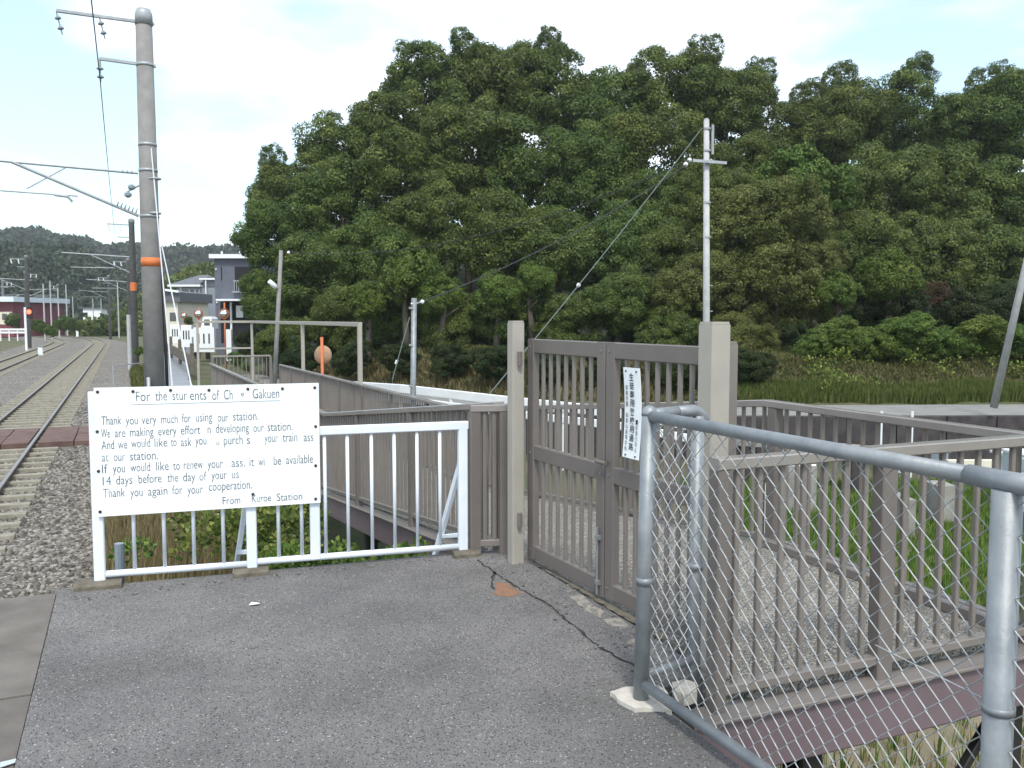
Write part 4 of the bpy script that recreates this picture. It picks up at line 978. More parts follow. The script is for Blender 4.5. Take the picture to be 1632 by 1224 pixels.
# parapet blocks of the little bridge by the houses
for i, (p0, p1, t, y0, y1) in enumerate([(308, 341, 50, 547, 522), (288, 305, 58, 541, 518), (271, 286, 66, 536, 517), (359, 368, 47, 560, 525)]):
    a, b, e = frame_at(p0, p1, t); n = Vector((-e.y, e.x, 0)); n = n if n.dot(FW) > 0 else -n; zt_, zb2 = zy(y1, t), zy(y0, t) - .5
    o = thing('parapet_block', ['largest white slotted parapet block, nearest the ramp', 'middle white parapet block beyond the largest one', 'smallest and farthest white parapet block', 'narrow white parapet block behind the ramp end railing'][i], 'parapet', Vector((a.x, a.y, zb2)), 'white parapet blocks by the path')
    wd = (b - a).length
    wbox(a, e, n, 0, wd, zb2, zt_, -.25, 0, M['whitew'], 'block', o)
    for k in range(3 if i < 3 else 0): wbox(a, e, n, wd * (.25 + .25 * k) - .04, wd * (.25 + .25 * k) + .04, zb2 + (zt_ - zb2) * .35, zb2 + (zt_ - zb2) * .75, -.01, .012, M['dark'], 'slot', o)
# brown lower wall and posts before the parapets
a1, b1 = D(262, 548, 60), D(306, 560, 38)
lw = thing('low_brown_rail', 'low brown kerb fence along the path before the white parapets', 'fence', Vector((a1.x, a1.y, -.7)))
MB().beam(Vector((a1.x, a1.y, -.2)), Vector((b1.x, b1.y, -.2)), .12, .5, .01).build('kerb_wall', M['footing'], lw)
for k in range(4): q_ = a1.lerp(b1, k / 3); MB().beam(Vector((q_.x, q_.y, -.8)), Vector((q_.x, q_.y, .55)), .16, .16, .01).build('post', M['footing'], lw)
# small white truck cab seen over the block
t = 56; a, b, e = frame_at(320, 338, t); n = Vector((-e.y, e.x, 0)); n = n if n.dot(FW) > 0 else -n; S = t / FPX
tk = thing('small_truck', 'small white truck parked behind the largest parapet block, cab showing', 'truck', Vector((a.x, a.y, -.9)))
zz = lambda py: zy(py, t)
def cab(p, m, nm):
    mb = MB(); w0, w1 = 18 * S, 14 * S
    pr = [(0, zz(524)), (18 * S, zz(524)), (17.3 * S, zz(508)), (15 * S, zz(505)), (6 * S, zz(504.5)), (3.5 * S, zz(507))]
    v = [a + e * x for x, z in pr]; mb.add([(q.x, q.y, z) for q, (x, z) in zip(v, pr)] + [(q.x + n.x * 1.2, q.y + n.y * 1.2, z) for q, (x, z) in zip(v, pr)],
        [tuple(range(6)), tuple(range(11, 5, -1))] + [(i, 6 + i, 6 + (i + 1) % 6, (i + 1) % 6) for i in range(6)]); return mb.build(nm, m, p)
cab(tk, M['whitew'], 'cab'); wbox(a, e, n, 5.5 * S, 14.5 * S, zz(519), zz(509), -.02, .02, M['glass'], 'rear_window', tk)
wbox(a, e, n, -1 * S, 20 * S, zz(536), zz(524), -.1, 1.9, M['whitew'], 'cargo_bed', tk)
for x in (1, 17): wbox(a, e, n, (x - 1.2) * S, (x + 1.2) * S, -.9, -.35, .5, 1.05, M['black'], 'wheel', tk)
# traffic mirrors
def mirror(label, px, py, r, t, ybase, ytop, back=True, tilt=0):
    c = D(px, py, t); th = thing('traffic_mirror', label, 'traffic mirror', Vector((c.x, c.y, min(-.8, hz(c.x, c.y)))), 'orange traffic mirrors')
    R2 = r * t / FPX; ax = (FW + RT * tilt).normalized(); 
    pc = c + (-FW if back else FW) * .10
    MB().tube(Vector((pc.x, pc.y, hz(pc.x, pc.y) - .1)), Vector((pc.x, pc.y, D(px, ytop, t).z)), .042, 10).build('pole', M['mirror_o'], th, smooth=True)
    MB().lathe(c, [(R2 * .25, -.09), (R2 * .8, -.055), (R2 * .97, -.02), (R2, 0), (R2, .03)] if back else [(R2, -.03), (R2, 0), (R2 * .8, .03), (R2 * .3, .07)], 28, axis=ax).build('back', M['mirror_b'] if back else M['mirror_o'], th, smooth=True)
    MB().lathe(c + ax * (.032 if back else -.032), [(R2 * .93, 0), (R2 * .5, .03 if back else -.03), (.01, .045 if back else -.045)], 24, axis=ax).build('glass', M['mirrorglass'], th, smooth=True)
    MB().lathe(c + ax * (.0 if back else -.01), [(R2 * 1.04, -.02), (R2 * 1.04, .05)], 28, axis=ax).build('rim', M['mirror_o'], th, smooth=True) if not back else None
    MB().beam(pc, c, .08, .06, .004).build('bracket', M['mirror_o'], th)
    return th
mirror('round traffic mirror seen from behind on an orange pole inside the pipe frame', 514.5, 566, 15.5, 24, 610, 537, True, .35)
mirror('orange traffic mirror in front of the slate house garage', 357, 500, 8, 45, 560, 482, False)
mirror('right one of the orange mirrors before the grey two-storey house', 316, 500, 7, 60, 540, 490, False)
mirror('left small orange mirror before the grey two-storey house', 293, 503, 5, 66, 540, 496, False)
# lamp pole, small white pole, tall pole, leaning pole
lt = 29; b_ = D(440, 560, lt); t_ = D(448, 399, lt); g = hz(b_.x, b_.y)
lpz = thing('lamp_pole', 'slim grey pole with a tilted white street lamp before the wood', 'lamp pole', Vector((b_.x, b_.y, g)))
b2 = b_ + (b_ - t_) * ((b_.z - g + .2) / (t_.z - b_.z)); MB().tube(b2, t_, .085, 12, .06).build('shaft', M['pole'], lpz, smooth=True)
l0, l1 = D(441, 459, lt - .1), D(429, 448, lt - .3); MB().path([l0, l0.lerp(l1, .3), l1], [.05, .085, .07], 10).build('lamp_head', M['insul'], lpz, smooth=True)
MB().tube(D(445, 458, lt), l0, .025, 6).build('arm', M['steelgrey'], lpz)
def ball(c, r, parent, m='insul'): MB().lathe(c, [(r * .2, -r), (r * .85, -r * .5), (r, 0), (r * .85, r * .5), (r * .2, r)], 12).build('insulator', M[m], parent, smooth=True)
ball(D(460, 402.5, lt), .055, lpz)
wt = 18; b_ = D(655, 640, wt); t_ = D(660, 475, wt)
wp = thing('small_pole', 'short bluish white steel pole rising behind the white guardrail', 'pole', Vector((b_.x, b_.y, hz(b_.x, b_.y))))
MB().tube(Vector((b_.x, b_.y, hz(b_.x, b_.y) - .1)), t_, .062, 14, .056).build('shaft', M['galv'], wp, smooth=True)
for py in (491, 550, 615): c = D(657, py, wt); MB().lathe(c, [(.068, -.02), (.068, .02)], 14).build('band', M['steelgrey'], wp)
MB().tube(D(660, 485, wt), D(672, 481, wt), .015, 6).build('arm', M['steelgrey'], wp); ball(D(673, 481, wt), .045, wp); ball(D(656, 484, wt - .08), .02, wp)
cable('thin guy wire left of the short bluish pole', [D(653, 505, wt), D(625, 606, wt - .5)], .009, 'cable_g', 'guy wire', 'guy_wire')
MB().tube(D(633, 574, wt - .3), D(631, 580, wt - .3), .028, 8).build('wire_sleeve', M['insul'], label='small white sleeve on the thin guy wire by the short pole', cat='wire sleeve')
tt = 21.5; b_ = D(1129, 560, tt); t_ = D(1126, 191, tt)
tp = thing('utility_pole', 'tall pale concrete utility pole with cross arm behind the right gate post', 'utility pole', Vector((b_.x, b_.y, hz(b_.x, b_.y))))
MB().tube(Vector((b_.x, b_.y, hz(b_.x, b_.y) - .2)), t_, .098, 20, .064).build('shaft', M['pole_p'], tp, smooth=True)
MB().tube(t_, t_ + UPZ * .03, .067, 16, .04).build('cap', M['steelgrey'], tp)
ar0, ar1 = D(1104, 256, tt - .15), D(1158, 260, tt - .12); MB().beam(ar0, ar1, .06, .07, .005).build('cross_arm', M['steelgrey'], tp)
ball(D(1099, 255, tt - .15), .055, tp); ball(D(1093, 262, tt - .2), .06, tp)
MB().beam(D(1136, 199, tt), D(1135.5, 246, tt), .06, .05, .008).build('top_bracket', M['steelgrey'], tp)
for py in (205, 240, 262, 323, 378): c = D(1127, py, tt); MB().lathe(c, [(.088, -.02), (.088, .02)], 16).build('band', M['steelgrey'], tp)
for k, (py, s_) in enumerate([(435, -1), (455, 1), (476, -1), (496, 1), (516, -1)]): c = D(1128 + s_ * 8, py, tt); MB().tube(c, c - RT * s_ * .12, .01, 6).build('step_bolt', M['steelgrey'], tp)
cable('greenish guy cable slanting down from the top of the tall utility pole', [D(1119, 204, tt), D(780, 628, 15.5)], .0095, 'cable_g', 'guy wire', 'guy_wire', sag=.06)
ball(D(922, 454.5, 18.2), .055, None) if False else MB().lathe(D(922, 454.5, 18.3), [(.015, -.05), (.04, -.025), (.04, .025), (.015, .05)], 12, axis=(D(1119,204,tt)-D(780,628,15.5))).build('guy_insulator', M['insul'], label='white guard knob halfway down the slanting guy cable', cat='insulator')
cable('dark cable from the tall pole to the short bluish pole', [D(1098, 260, tt - .2), D(673, 481, wt)], .013, 'cable', sag=.22)
cable('dark upper cable sagging across the wood to the lamp pole', [D(1098, 256, tt - .2), D(460, 402, lt)], .012, 'cable', sag=.75)
lt2 = 23; b_ = D(1591, 617, lt2 + .6); t_ = D(1642, 392, lt2)
lp2 = thing('leaning_pole', 'leaning grey pole at the right edge before the leafy bank', 'pole', Vector((b_.x, b_.y, b_.z)))
MB().tube(b_ + (b_ - t_) * .15, t_ + (t_ - b_) * .7, .100, 14, .07).build('shaft', M['pole_p'], lp2, smooth=True)

# ------------------------------------------------------------------ guardrail and garden things
gd = thing('guardrail', 'white double-beam guardrail along the road behind the ramp railing', 'guardrail', cf(0, 21, -1.1))
gp_ = [(-5.6, 29.3), (-2.8, 25.6), (-.05, 22.6), (2.35, 20.6), (5.2, 20.2)]
tpz = [None] * 5
ys_ = [606, 612, 631, 650, 668]
pts_ = []
for (x, y), py in zip([(540, 30), (640, 26.3), (812, 23.2), (1000, 21.0), (1100, 20.6)], ys_):
    pts_.append(D(x, py, y))
for i in range(4):
    a, b = pts_[i], pts_[i + 1]
    hb = .30 + .03 * i
    MB().beam(a - UPZ * .14, b - UPZ * .14, .06, .26, .02).build('beam', M['white_g'], gd); MB().beam(a - UPZ * .46, b - UPZ * .46, .06, .20, .02).build('beam', M['white_g'], gd)
    for k in range(2): q_ = a.lerp(b, k / 2); MB().tube(Vector((q_.x, q_.y + .08, min(q_.z - 1, hz(q_.x, q_.y)))), q_ + Vector((0, .08, -.02)), .055, 10).build('post', M['white_g'], gd)
cp = thing('concrete_kerb', 'long pale concrete kerb beam below the dark retaining wall', 'kerb', D(1160, 696, 20))
for i, (pa_, pb2) in enumerate([((1150, 694, 20.8), (1235, 700, 20.2)), ((1236, 700, 20.2), (1320, 706, 19.6)), ((1321, 706, 19.6), (1400, 713, 19))]):
    a, b = D(*pa_), D(*pb2); MB().beam(a - UPZ * .1, b - UPZ * .1, .35, .2, .015).build('block', M['concrete'], cp)
    q_ = a.lerp(b, .5); MB().beam(Vector((q_.x, q_.y, -2.4)), Vector((q_.x, q_.y, a.z - .2)), .3, .3, .01).build('pier', M['wall_d'], cp)
def gbox(label, name, cat, px0, px1, py0, py1, t, m, dp=.5, extra=None):
    a, b = D(px0, py1, t), D(px1, py1, t); zt_, zb2 = D(px0, py0, t).z, min(a.z, hz(a.x, a.y) + .3); th = thing(name, label, cat, Vector((a.x, a.y, zb2)))
    c = (a + b) / 2; MB().beam(Vector((c.x, c.y, zb2 - .3)), Vector((c.x, c.y, zt_)), (b - a).length, dp, .02, up=FW).build('body', m, th)
    if extra: extra(th, c, zt_, (b - a).length)
    return th
def panes(th, c, zt_, wd):
    MB().beam(c - FW * .26 + UPZ * 0 + Vector((0, 0, zt_ - c.z - .3)), c - FW * .26 + Vector((0, 0, zt_ - c.z - .08)), wd * .6, .03, .004, up=FW).build('panel', M['insul_d'], th)
    MB().beam(Vector((c.x, c.y, zt_)), Vector((c.x, c.y, zt_ + .05)), wd * 1.1, .56, .01, up=FW).build('lid', M['white_g'], th)
gbox('white box with a grey panel standing in the garden below the near railing', 'garden_cabinet', 'cabinet', 1489, 1505, 719, 745, 21.5, M['greenbox'], .4, panes)
gbox('pale blue white box left of the grey panelled one', 'garden_cabinet', 'cabinet', 1420, 1452, 720, 742, 22, M['greenbox'], .4, panes)
gbox('white box near the right edge seen between railing bars', 'garden_cabinet', 'cabinet', 1588, 1604, 724, 752, 18, M['greenbox'], .4, panes)
gbox('wide pale box at the right edge beside the chain-link post', 'garden_cabinet', 'cabinet', 1607, 1640, 722, 758, 17, M['greenbox'], .5, panes)
gbox('low white garden kerb before the bright grass strip', 'garden_kerb', 'kerb', 1508, 1592, 733, 742, 21, M['cream'], .2)
gbox('pale concrete block lying in the garden behind the bars', 'concrete_block', 'block', 1428, 1444, 790, 815, 15.5, M['concrete'], .8)
gbox('brownish shed wall low behind the cross arm of railings', 'garden_shed', 'shed', 1245, 1290, 722, 760, 17.5, M['concrete'], .9)
gbox('long pale slab behind the thick middle railing post', 'concrete_slab', 'slab', 1482, 1512, 770, 796, 16.5, M['concrete'], .6)
for k, (px, py0, py1, t) in enumerate([(1217, 770, 822, 14.5), (1240, 768, 830, 14.0), (1405, 655, 700, 22), (1454, 655, 712, 21)]):
    a, b = D(px, py1, t), D(px, py0, t); MB().tube(Vector((b.x, b.y, hz(b.x, b.y) - .1)), b, .035, 8).build('garden_stake', M['insul'],
        label=['left white garden stake standing in the green grass', 'right white garden stake in the green grass', 'thin pale stake before the dark wall, left one', 'thicker pale stake before the dark wall, right one'][k], cat='stake')
a, b = D(1160, 736, 14.8), D(1300, 742, 14.5); 
MB().path([a, a.lerp(b, .5) - UPZ * .03, b], .022, 6).build('garden_hose_rail', M['insul'], label='thin pale horizontal pipe held over the garden grass', cat='pipe')
# ------------------------------------------------------------------ trees
def crown_mesh(name, m, seed, nlobe=13, ntuft=150, nleaf=290, leaf=.046, flat=.85, droop=.25, inner=2600, tr0=.11, tr1=.22):
    g = np.random.default_rng(seed)
    c = g.normal(0, 1, (nlobe, 3)); c /= np.linalg.norm(c, axis=1)[:, None]; c *= g.uniform(.25, .66, (nlobe, 1)); c[:, 2] *= flat
    r = g.uniform(.24, .44, nlobe); c[0] = 0; r[0] = .6
    T = []; Nn = []
    while len(T) < ntuft:
        k = g.integers(nlobe); d = g.normal(0, 1, 3); d /= np.linalg.norm(d)
        if d[2] < -.55 and g.random() < .7: continue
        p = c[k] + d * r[k]
        if np.any(np.linalg.norm(c - p, axis=1) < r * .88): continue
        T.append(p * g.uniform(.94, 1.10)); Nn.append(d)
    T = np.array(T); Nn = np.array(Nn); tt_ = g.uniform(0, 1, ntuft)
    n = ntuft * nleaf; ti = np.repeat(np.arange(ntuft), nleaf)
    d = g.normal(0, 1, (n, 3)); d /= np.linalg.norm(d, axis=1)[:, None]; nn = Nn[ti]
    s = (d * nn).sum(1); d = np.where((s < -.3)[:, None], -d, d)
    tr = g.uniform(tr0, tr1, ntuft)[ti] * (1 + .12 * g.normal(0, 1, n)) * g.uniform(.55, 1.0, n) ** .35
    P = T[ti] + d * tr[:, None] * np.array([1.1, 1.1, .85])
    nr = d + .42 * g.normal(0, 1, (n, 3)); nr[:, 2] += .35
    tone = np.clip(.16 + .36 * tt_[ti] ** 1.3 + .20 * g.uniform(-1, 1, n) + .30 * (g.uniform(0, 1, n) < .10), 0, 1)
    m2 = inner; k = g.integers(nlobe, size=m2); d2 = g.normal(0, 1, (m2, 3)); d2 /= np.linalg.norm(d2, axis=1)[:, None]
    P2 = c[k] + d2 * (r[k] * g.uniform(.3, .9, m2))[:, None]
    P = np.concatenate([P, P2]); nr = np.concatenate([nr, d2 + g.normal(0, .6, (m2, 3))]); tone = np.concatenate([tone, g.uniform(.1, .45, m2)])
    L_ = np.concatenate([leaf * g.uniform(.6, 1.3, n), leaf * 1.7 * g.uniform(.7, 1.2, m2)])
    nr /= np.linalg.norm(nr, axis=1)[:, None]; ax = g.normal(0, 1, P.shape); ax[:, 2] -= droop * 2
    ax -= (ax * nr).sum(1)[:, None] * nr * .85
    return leaves_mesh(name, m, P, ax, L_, tone, g, nrm=nr)
def leaves_mesh(name, m, P, ax, L_, tone, g, wr=.30, nrm=None):
    n = len(P); ax = ax / np.linalg.norm(ax, axis=1)[:, None]
    sd_ = np.cross(ax, g.normal(0, 1, (n, 3)) + np.array([0, 0, .9])) if nrm is None else np.cross(ax, nrm)
    sd_ /= (np.linalg.norm(sd_, axis=1)[:, None] + 1e-9)
    up_ = np.cross(sd_, ax); w_ = L_ * wr
    a = P; b = P + ax * (L_ * .45)[:, None] + sd_ * w_[:, None] + up_ * (L_ * .06)[:, None]; c = P + ax * L_[:, None] - up_ * (L_ * .08)[:, None]; d = P + ax * (L_ * .45)[:, None] - sd_ * w_[:, None] + up_ * (L_ * .06)[:, None]
    co = np.stack([a, b, c, d], 1).reshape(-1, 3)
    return npmesh(name, co, np.arange(n * 4).reshape(-1, 4), m, np.repeat(tone, 4))
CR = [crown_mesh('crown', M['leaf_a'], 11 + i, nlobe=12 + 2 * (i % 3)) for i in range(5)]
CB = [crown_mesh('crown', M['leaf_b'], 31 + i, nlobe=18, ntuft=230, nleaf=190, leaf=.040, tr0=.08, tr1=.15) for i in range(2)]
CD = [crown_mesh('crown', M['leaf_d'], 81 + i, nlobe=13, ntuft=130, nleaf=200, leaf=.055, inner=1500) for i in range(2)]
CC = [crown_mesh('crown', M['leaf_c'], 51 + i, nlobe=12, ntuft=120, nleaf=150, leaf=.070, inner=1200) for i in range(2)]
# sparse, see-through tops standing over the ridge
def sparse(seed): return crown_mesh('crown', M['leaf_a'], seed, nlobe=9, ntuft=105, nleaf=125, leaf=.062, flat=1.2, inner=700)
CS = [sparse(71), sparse(72)]
def tree(name, label, px, py, r, t, me, cat='tree', sx=1.0, szz=1.0, trunk=True, group='trees of the wooded hill', rot=None):
    c = D(px, py, t); s = r * t / FPX; g = hz(c.x, c.y)
    base = Vector((c.x, c.y, min(g, c.z - s * .5))); th = thing(name, label, cat, base, group)
    if trunk:
        mb = MB(); h = c.z - base.z; r0 = .10 + .028 * s; lean = Vector((rnd.uniform(-.3, .3), rnd.uniform(-.3, .3), 0))
        mb.path([base - UPZ * .2, base + UPZ * h * .35 + lean * .4, base + UPZ * h * .7 + lean, c], [r0 * 1.25, r0, r0 * .75, r0 * .4], 8)
        for k in range(4):
            a = rnd.uniform(0, 6.28); q_ = base.lerp(c, .55 + .12 * k) + lean * .8; e_ = q_ + Vector((math.cos(a), math.sin(a), .75)) * s * .6
            mb.path([q_, q_.lerp(e_, .5) + UPZ * .05 * s, e_], [r0 * .45, r0 * .3, r0 * .1], 6)
        mb.build('trunk', M['bark'], th, smooth=True)
    link('crown', me, c, th, rot=(rnd.uniform(-.15, .15), rnd.uniform(-.15, .15), rnd.uniform(0, 6.28) if rot is None else rot), scale=(s * sx, s * sx, s * szz))
    return th
A = lambda: CR[rnd.randrange(5)]
T_ = []
def add(px, py, r, t, k, label, name='broadleaf_tree', cat='tree', **kw):
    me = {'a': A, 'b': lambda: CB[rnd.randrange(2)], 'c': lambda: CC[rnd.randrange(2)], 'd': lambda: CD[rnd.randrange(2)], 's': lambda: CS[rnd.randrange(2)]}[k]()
    return tree(name, label, px, py, r, t, me, cat, **kw)
# skyline row
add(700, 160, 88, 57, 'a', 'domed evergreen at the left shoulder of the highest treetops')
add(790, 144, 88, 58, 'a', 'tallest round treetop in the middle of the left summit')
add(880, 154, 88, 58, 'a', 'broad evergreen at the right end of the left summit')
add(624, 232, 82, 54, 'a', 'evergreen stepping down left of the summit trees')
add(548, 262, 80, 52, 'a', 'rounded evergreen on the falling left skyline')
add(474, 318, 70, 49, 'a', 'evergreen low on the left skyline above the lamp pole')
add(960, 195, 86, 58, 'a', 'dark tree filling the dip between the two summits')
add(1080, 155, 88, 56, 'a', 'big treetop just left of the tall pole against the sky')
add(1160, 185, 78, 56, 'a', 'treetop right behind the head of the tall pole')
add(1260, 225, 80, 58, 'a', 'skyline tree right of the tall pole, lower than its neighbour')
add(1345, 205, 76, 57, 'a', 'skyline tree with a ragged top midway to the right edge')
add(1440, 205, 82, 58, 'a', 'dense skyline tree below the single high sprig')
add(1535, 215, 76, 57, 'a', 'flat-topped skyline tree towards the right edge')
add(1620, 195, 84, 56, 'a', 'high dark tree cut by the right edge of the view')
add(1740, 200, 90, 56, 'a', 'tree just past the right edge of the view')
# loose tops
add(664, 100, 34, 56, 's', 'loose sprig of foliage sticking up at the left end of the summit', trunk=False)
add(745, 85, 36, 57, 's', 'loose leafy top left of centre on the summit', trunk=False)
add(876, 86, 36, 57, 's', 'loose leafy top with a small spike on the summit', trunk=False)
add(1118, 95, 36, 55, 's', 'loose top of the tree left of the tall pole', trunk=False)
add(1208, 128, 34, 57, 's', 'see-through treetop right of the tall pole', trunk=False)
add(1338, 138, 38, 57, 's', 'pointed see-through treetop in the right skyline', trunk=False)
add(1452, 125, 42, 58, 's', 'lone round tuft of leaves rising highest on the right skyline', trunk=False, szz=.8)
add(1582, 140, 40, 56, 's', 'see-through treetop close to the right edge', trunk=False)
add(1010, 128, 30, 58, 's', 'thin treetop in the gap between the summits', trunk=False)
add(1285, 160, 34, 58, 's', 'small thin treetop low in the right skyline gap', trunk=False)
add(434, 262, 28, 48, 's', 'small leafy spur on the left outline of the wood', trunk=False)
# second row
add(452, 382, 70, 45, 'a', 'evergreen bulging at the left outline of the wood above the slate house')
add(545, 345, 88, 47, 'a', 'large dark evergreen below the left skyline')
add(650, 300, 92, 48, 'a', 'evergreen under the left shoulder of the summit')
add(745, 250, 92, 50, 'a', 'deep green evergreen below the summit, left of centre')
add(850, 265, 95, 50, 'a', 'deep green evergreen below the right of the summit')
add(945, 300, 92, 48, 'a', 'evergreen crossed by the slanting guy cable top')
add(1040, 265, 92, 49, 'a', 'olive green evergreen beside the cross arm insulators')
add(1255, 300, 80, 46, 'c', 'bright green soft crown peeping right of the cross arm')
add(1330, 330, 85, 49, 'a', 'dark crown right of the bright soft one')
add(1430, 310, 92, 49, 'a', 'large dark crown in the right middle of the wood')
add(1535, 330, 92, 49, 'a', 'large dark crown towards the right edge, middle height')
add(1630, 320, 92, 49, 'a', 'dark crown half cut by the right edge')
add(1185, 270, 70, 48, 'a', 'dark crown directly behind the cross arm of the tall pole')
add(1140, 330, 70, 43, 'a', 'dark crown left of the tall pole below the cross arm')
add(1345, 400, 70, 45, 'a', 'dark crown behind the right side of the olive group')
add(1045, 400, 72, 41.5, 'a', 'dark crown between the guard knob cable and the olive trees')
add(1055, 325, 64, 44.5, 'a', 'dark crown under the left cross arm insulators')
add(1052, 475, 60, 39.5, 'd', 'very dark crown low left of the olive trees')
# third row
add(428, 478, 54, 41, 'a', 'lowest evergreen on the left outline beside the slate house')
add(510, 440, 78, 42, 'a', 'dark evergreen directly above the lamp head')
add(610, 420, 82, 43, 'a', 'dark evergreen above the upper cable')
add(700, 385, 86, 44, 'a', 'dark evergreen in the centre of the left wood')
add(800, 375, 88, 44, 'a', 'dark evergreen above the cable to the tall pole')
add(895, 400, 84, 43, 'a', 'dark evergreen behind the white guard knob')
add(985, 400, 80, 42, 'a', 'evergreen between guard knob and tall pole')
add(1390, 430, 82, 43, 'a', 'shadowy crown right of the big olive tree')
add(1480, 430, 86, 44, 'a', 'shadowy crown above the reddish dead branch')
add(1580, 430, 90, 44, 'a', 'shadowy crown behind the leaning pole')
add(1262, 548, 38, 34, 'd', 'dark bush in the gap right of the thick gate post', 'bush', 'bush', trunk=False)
# big olive tree
add(1165, 370, 95, 38, 'b', 'olive brown crown behind the upper tall pole', group='olive trees behind the tall pole')
add(1240, 350, 85, 38.5, 'b', 'olive brown crown right of the tall pole', group='olive trees behind the tall pole')
add(1120, 460, 80, 36, 'b', 'olive crown left of the tall pole above the gate', group='olive trees behind the tall pole')
add(1230, 465, 95, 36.5, 'b', 'widest olive crown low right of the tall pole', group='olive trees behind the tall pole')
add(1290, 410, 62, 38, 'b', 'smaller olive crown at the right of the olive group', group='olive trees behind the tall pole')
add(1175, 545, 60, 34, 'b', 'lowest olive crown behind the thick gate post', group='olive trees behind the tall pole')
# fronts
add(455, 545, 48, 39, 'a', 'low evergreen bush at the foot of the lamp pole', 'bush', 'bush')
add(540, 520, 62, 39, 'a', 'evergreen hanging behind the pipe frame and mirror')
add(630, 500, 60, 38, 'a', 'evergreen low behind the short bluish pole')
add(720, 520, 62, 37, 'a', 'dark evergreen low between short pole and left gate post')
add(820, 500, 66, 37, 'a', 'dark evergreen low behind the left gate post')
add(905, 520, 60, 36, 'a', 'dark evergreen low behind the left gate leaf')
add(985, 480, 60, 36, 'a', 'rounded green tree low right of the guard knob')
add(1060, 540, 55, 35, 'a', 'dark evergreen low behind the right gate leaf')
add(648, 440, 50, 36, 'c', 'young yellow-green tree with upright shoots left of centre', szz=1.2)
add(585, 480, 40, 36, 'c', 'young yellow-green bush left of the upright one', 'bush', 'bush')
add(700, 470, 42, 35.5, 'c', 'light green bush right above the short bluish pole', 'bush', 'bush')
add(790, 470, 46, 36, 'c', 'light green bush crossed by the dark cable', 'bush', 'bush')
add(850, 450, 38, 36, 'c', 'small light green bush left of the guard knob', 'bush', 'bush')
add(1420, 440, 52, 36, 'c', 'rounded light green tree on the right slope')
add(1330, 470, 42, 35, 'c', 'light green bush touching the olive trees', 'bush', 'bush')
# leafy band on the right bank
lb = ['leafy bank bush beside the olive trees', 'leafy bank bush second from the olive trees', 'leafy bank bush third from the olive trees', 'leafy bank bush in the middle of the bank', 'leafy bank bush left of the leaning pole', 'leafy bank bush behind the leaning pole', 'leafy bank bush at the right edge']
for k, (x, y, r) in enumerate([(1300, 552, 44), (1350, 535, 48), (1405, 550, 44), (1455, 530, 50), (1510, 550, 46), (1560, 535, 50), (1625, 548, 52)]):
    add(x, y, r, 31.5 - .1 * k, 'c', lb[k], 'bush', 'bush', group='leafy bushes on the right bank', szz=.75, trunk=False)
deadc = crown_mesh('crown', M['leaf_red'], 91, nlobe=8, ntuft=50, nleaf=70, leaf=.07, inner=100)
tree('dead_branch', 'reddish brown dead branch hanging on the right slope', 1497, 468, 24, 34.5, deadc, 'branch', group=None, trunk=False)
# undergrowth filling the dark foot of the wood
ub_ = ['undergrowth clump by the slate house', 'undergrowth clump behind the lamp pole foot', 'undergrowth clump behind the mirror', 'undergrowth clump left of the short pole', 'undergrowth clump right of the short pole', 'undergrowth clump behind the left gate post', 'undergrowth clump behind the left gate leaf', 'undergrowth clump behind the right gate leaf', 'undergrowth clump behind the thick gate post', 'undergrowth clump below the olive trees']
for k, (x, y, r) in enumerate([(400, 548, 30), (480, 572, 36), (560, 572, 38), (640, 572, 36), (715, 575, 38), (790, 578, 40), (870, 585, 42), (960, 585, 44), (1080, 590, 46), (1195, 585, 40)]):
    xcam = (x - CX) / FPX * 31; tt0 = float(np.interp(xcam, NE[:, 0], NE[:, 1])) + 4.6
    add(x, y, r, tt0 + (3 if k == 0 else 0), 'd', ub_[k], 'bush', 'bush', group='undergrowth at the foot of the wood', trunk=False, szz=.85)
db = ['dark bush filling the shade left of the reddish dead branch', 'dark bush in the shade under the right slope trees', 'dark bush behind the leaning pole', 'dark bush right of the olive trees', 'dark bush in the shade at the right edge', 'dark bush deep under the centre trees', 'dark bush deep behind the gate', 'dark bush deep behind the mirror', 'dark bush deep behind the short pole']
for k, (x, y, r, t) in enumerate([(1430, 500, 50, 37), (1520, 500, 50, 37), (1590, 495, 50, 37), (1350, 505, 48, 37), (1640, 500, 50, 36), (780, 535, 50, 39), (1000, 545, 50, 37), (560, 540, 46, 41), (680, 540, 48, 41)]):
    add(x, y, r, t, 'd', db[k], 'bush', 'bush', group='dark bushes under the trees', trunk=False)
# distant trackside bushes
for k, (x, y, r, t, kk, lb_) in enumerate([(62, 520, 14, 92, 'a', 'dark green bush left of the slender masts'), (82, 528, 12, 88, 'c', 'yellowish bush under the slender masts'), (103, 515, 16, 100, 'a', 'tall dark bush among the slender masts'), (120, 520, 10, 110, 'a', 'last dark bush before the bend of the tracks'), (20, 512, 13, 112, 'a', 'bush before the maroon wall'),
        (192, 498, 10, 150, 'c', 'far green bush right of the bend'), (180, 500, 8, 165, 'c', 'tiny green bush by the white shed'), (222, 560, 9, 34, 'c', 'weedy bush at the foot of the second pole'), (300, 512, 8, 64, 'a', 'small garden shrub before the grey two-storey house'), (377, 572, 14, 40, 'c', 'bright grass bush seen through the ramp end railing'), (392, 585, 10, 36, 'c', 'small bright bush by the ramp end post')]):
    add(x, y, r, t, kk, lb_, 'bush', 'bush', group='distant bushes', trunk=False)

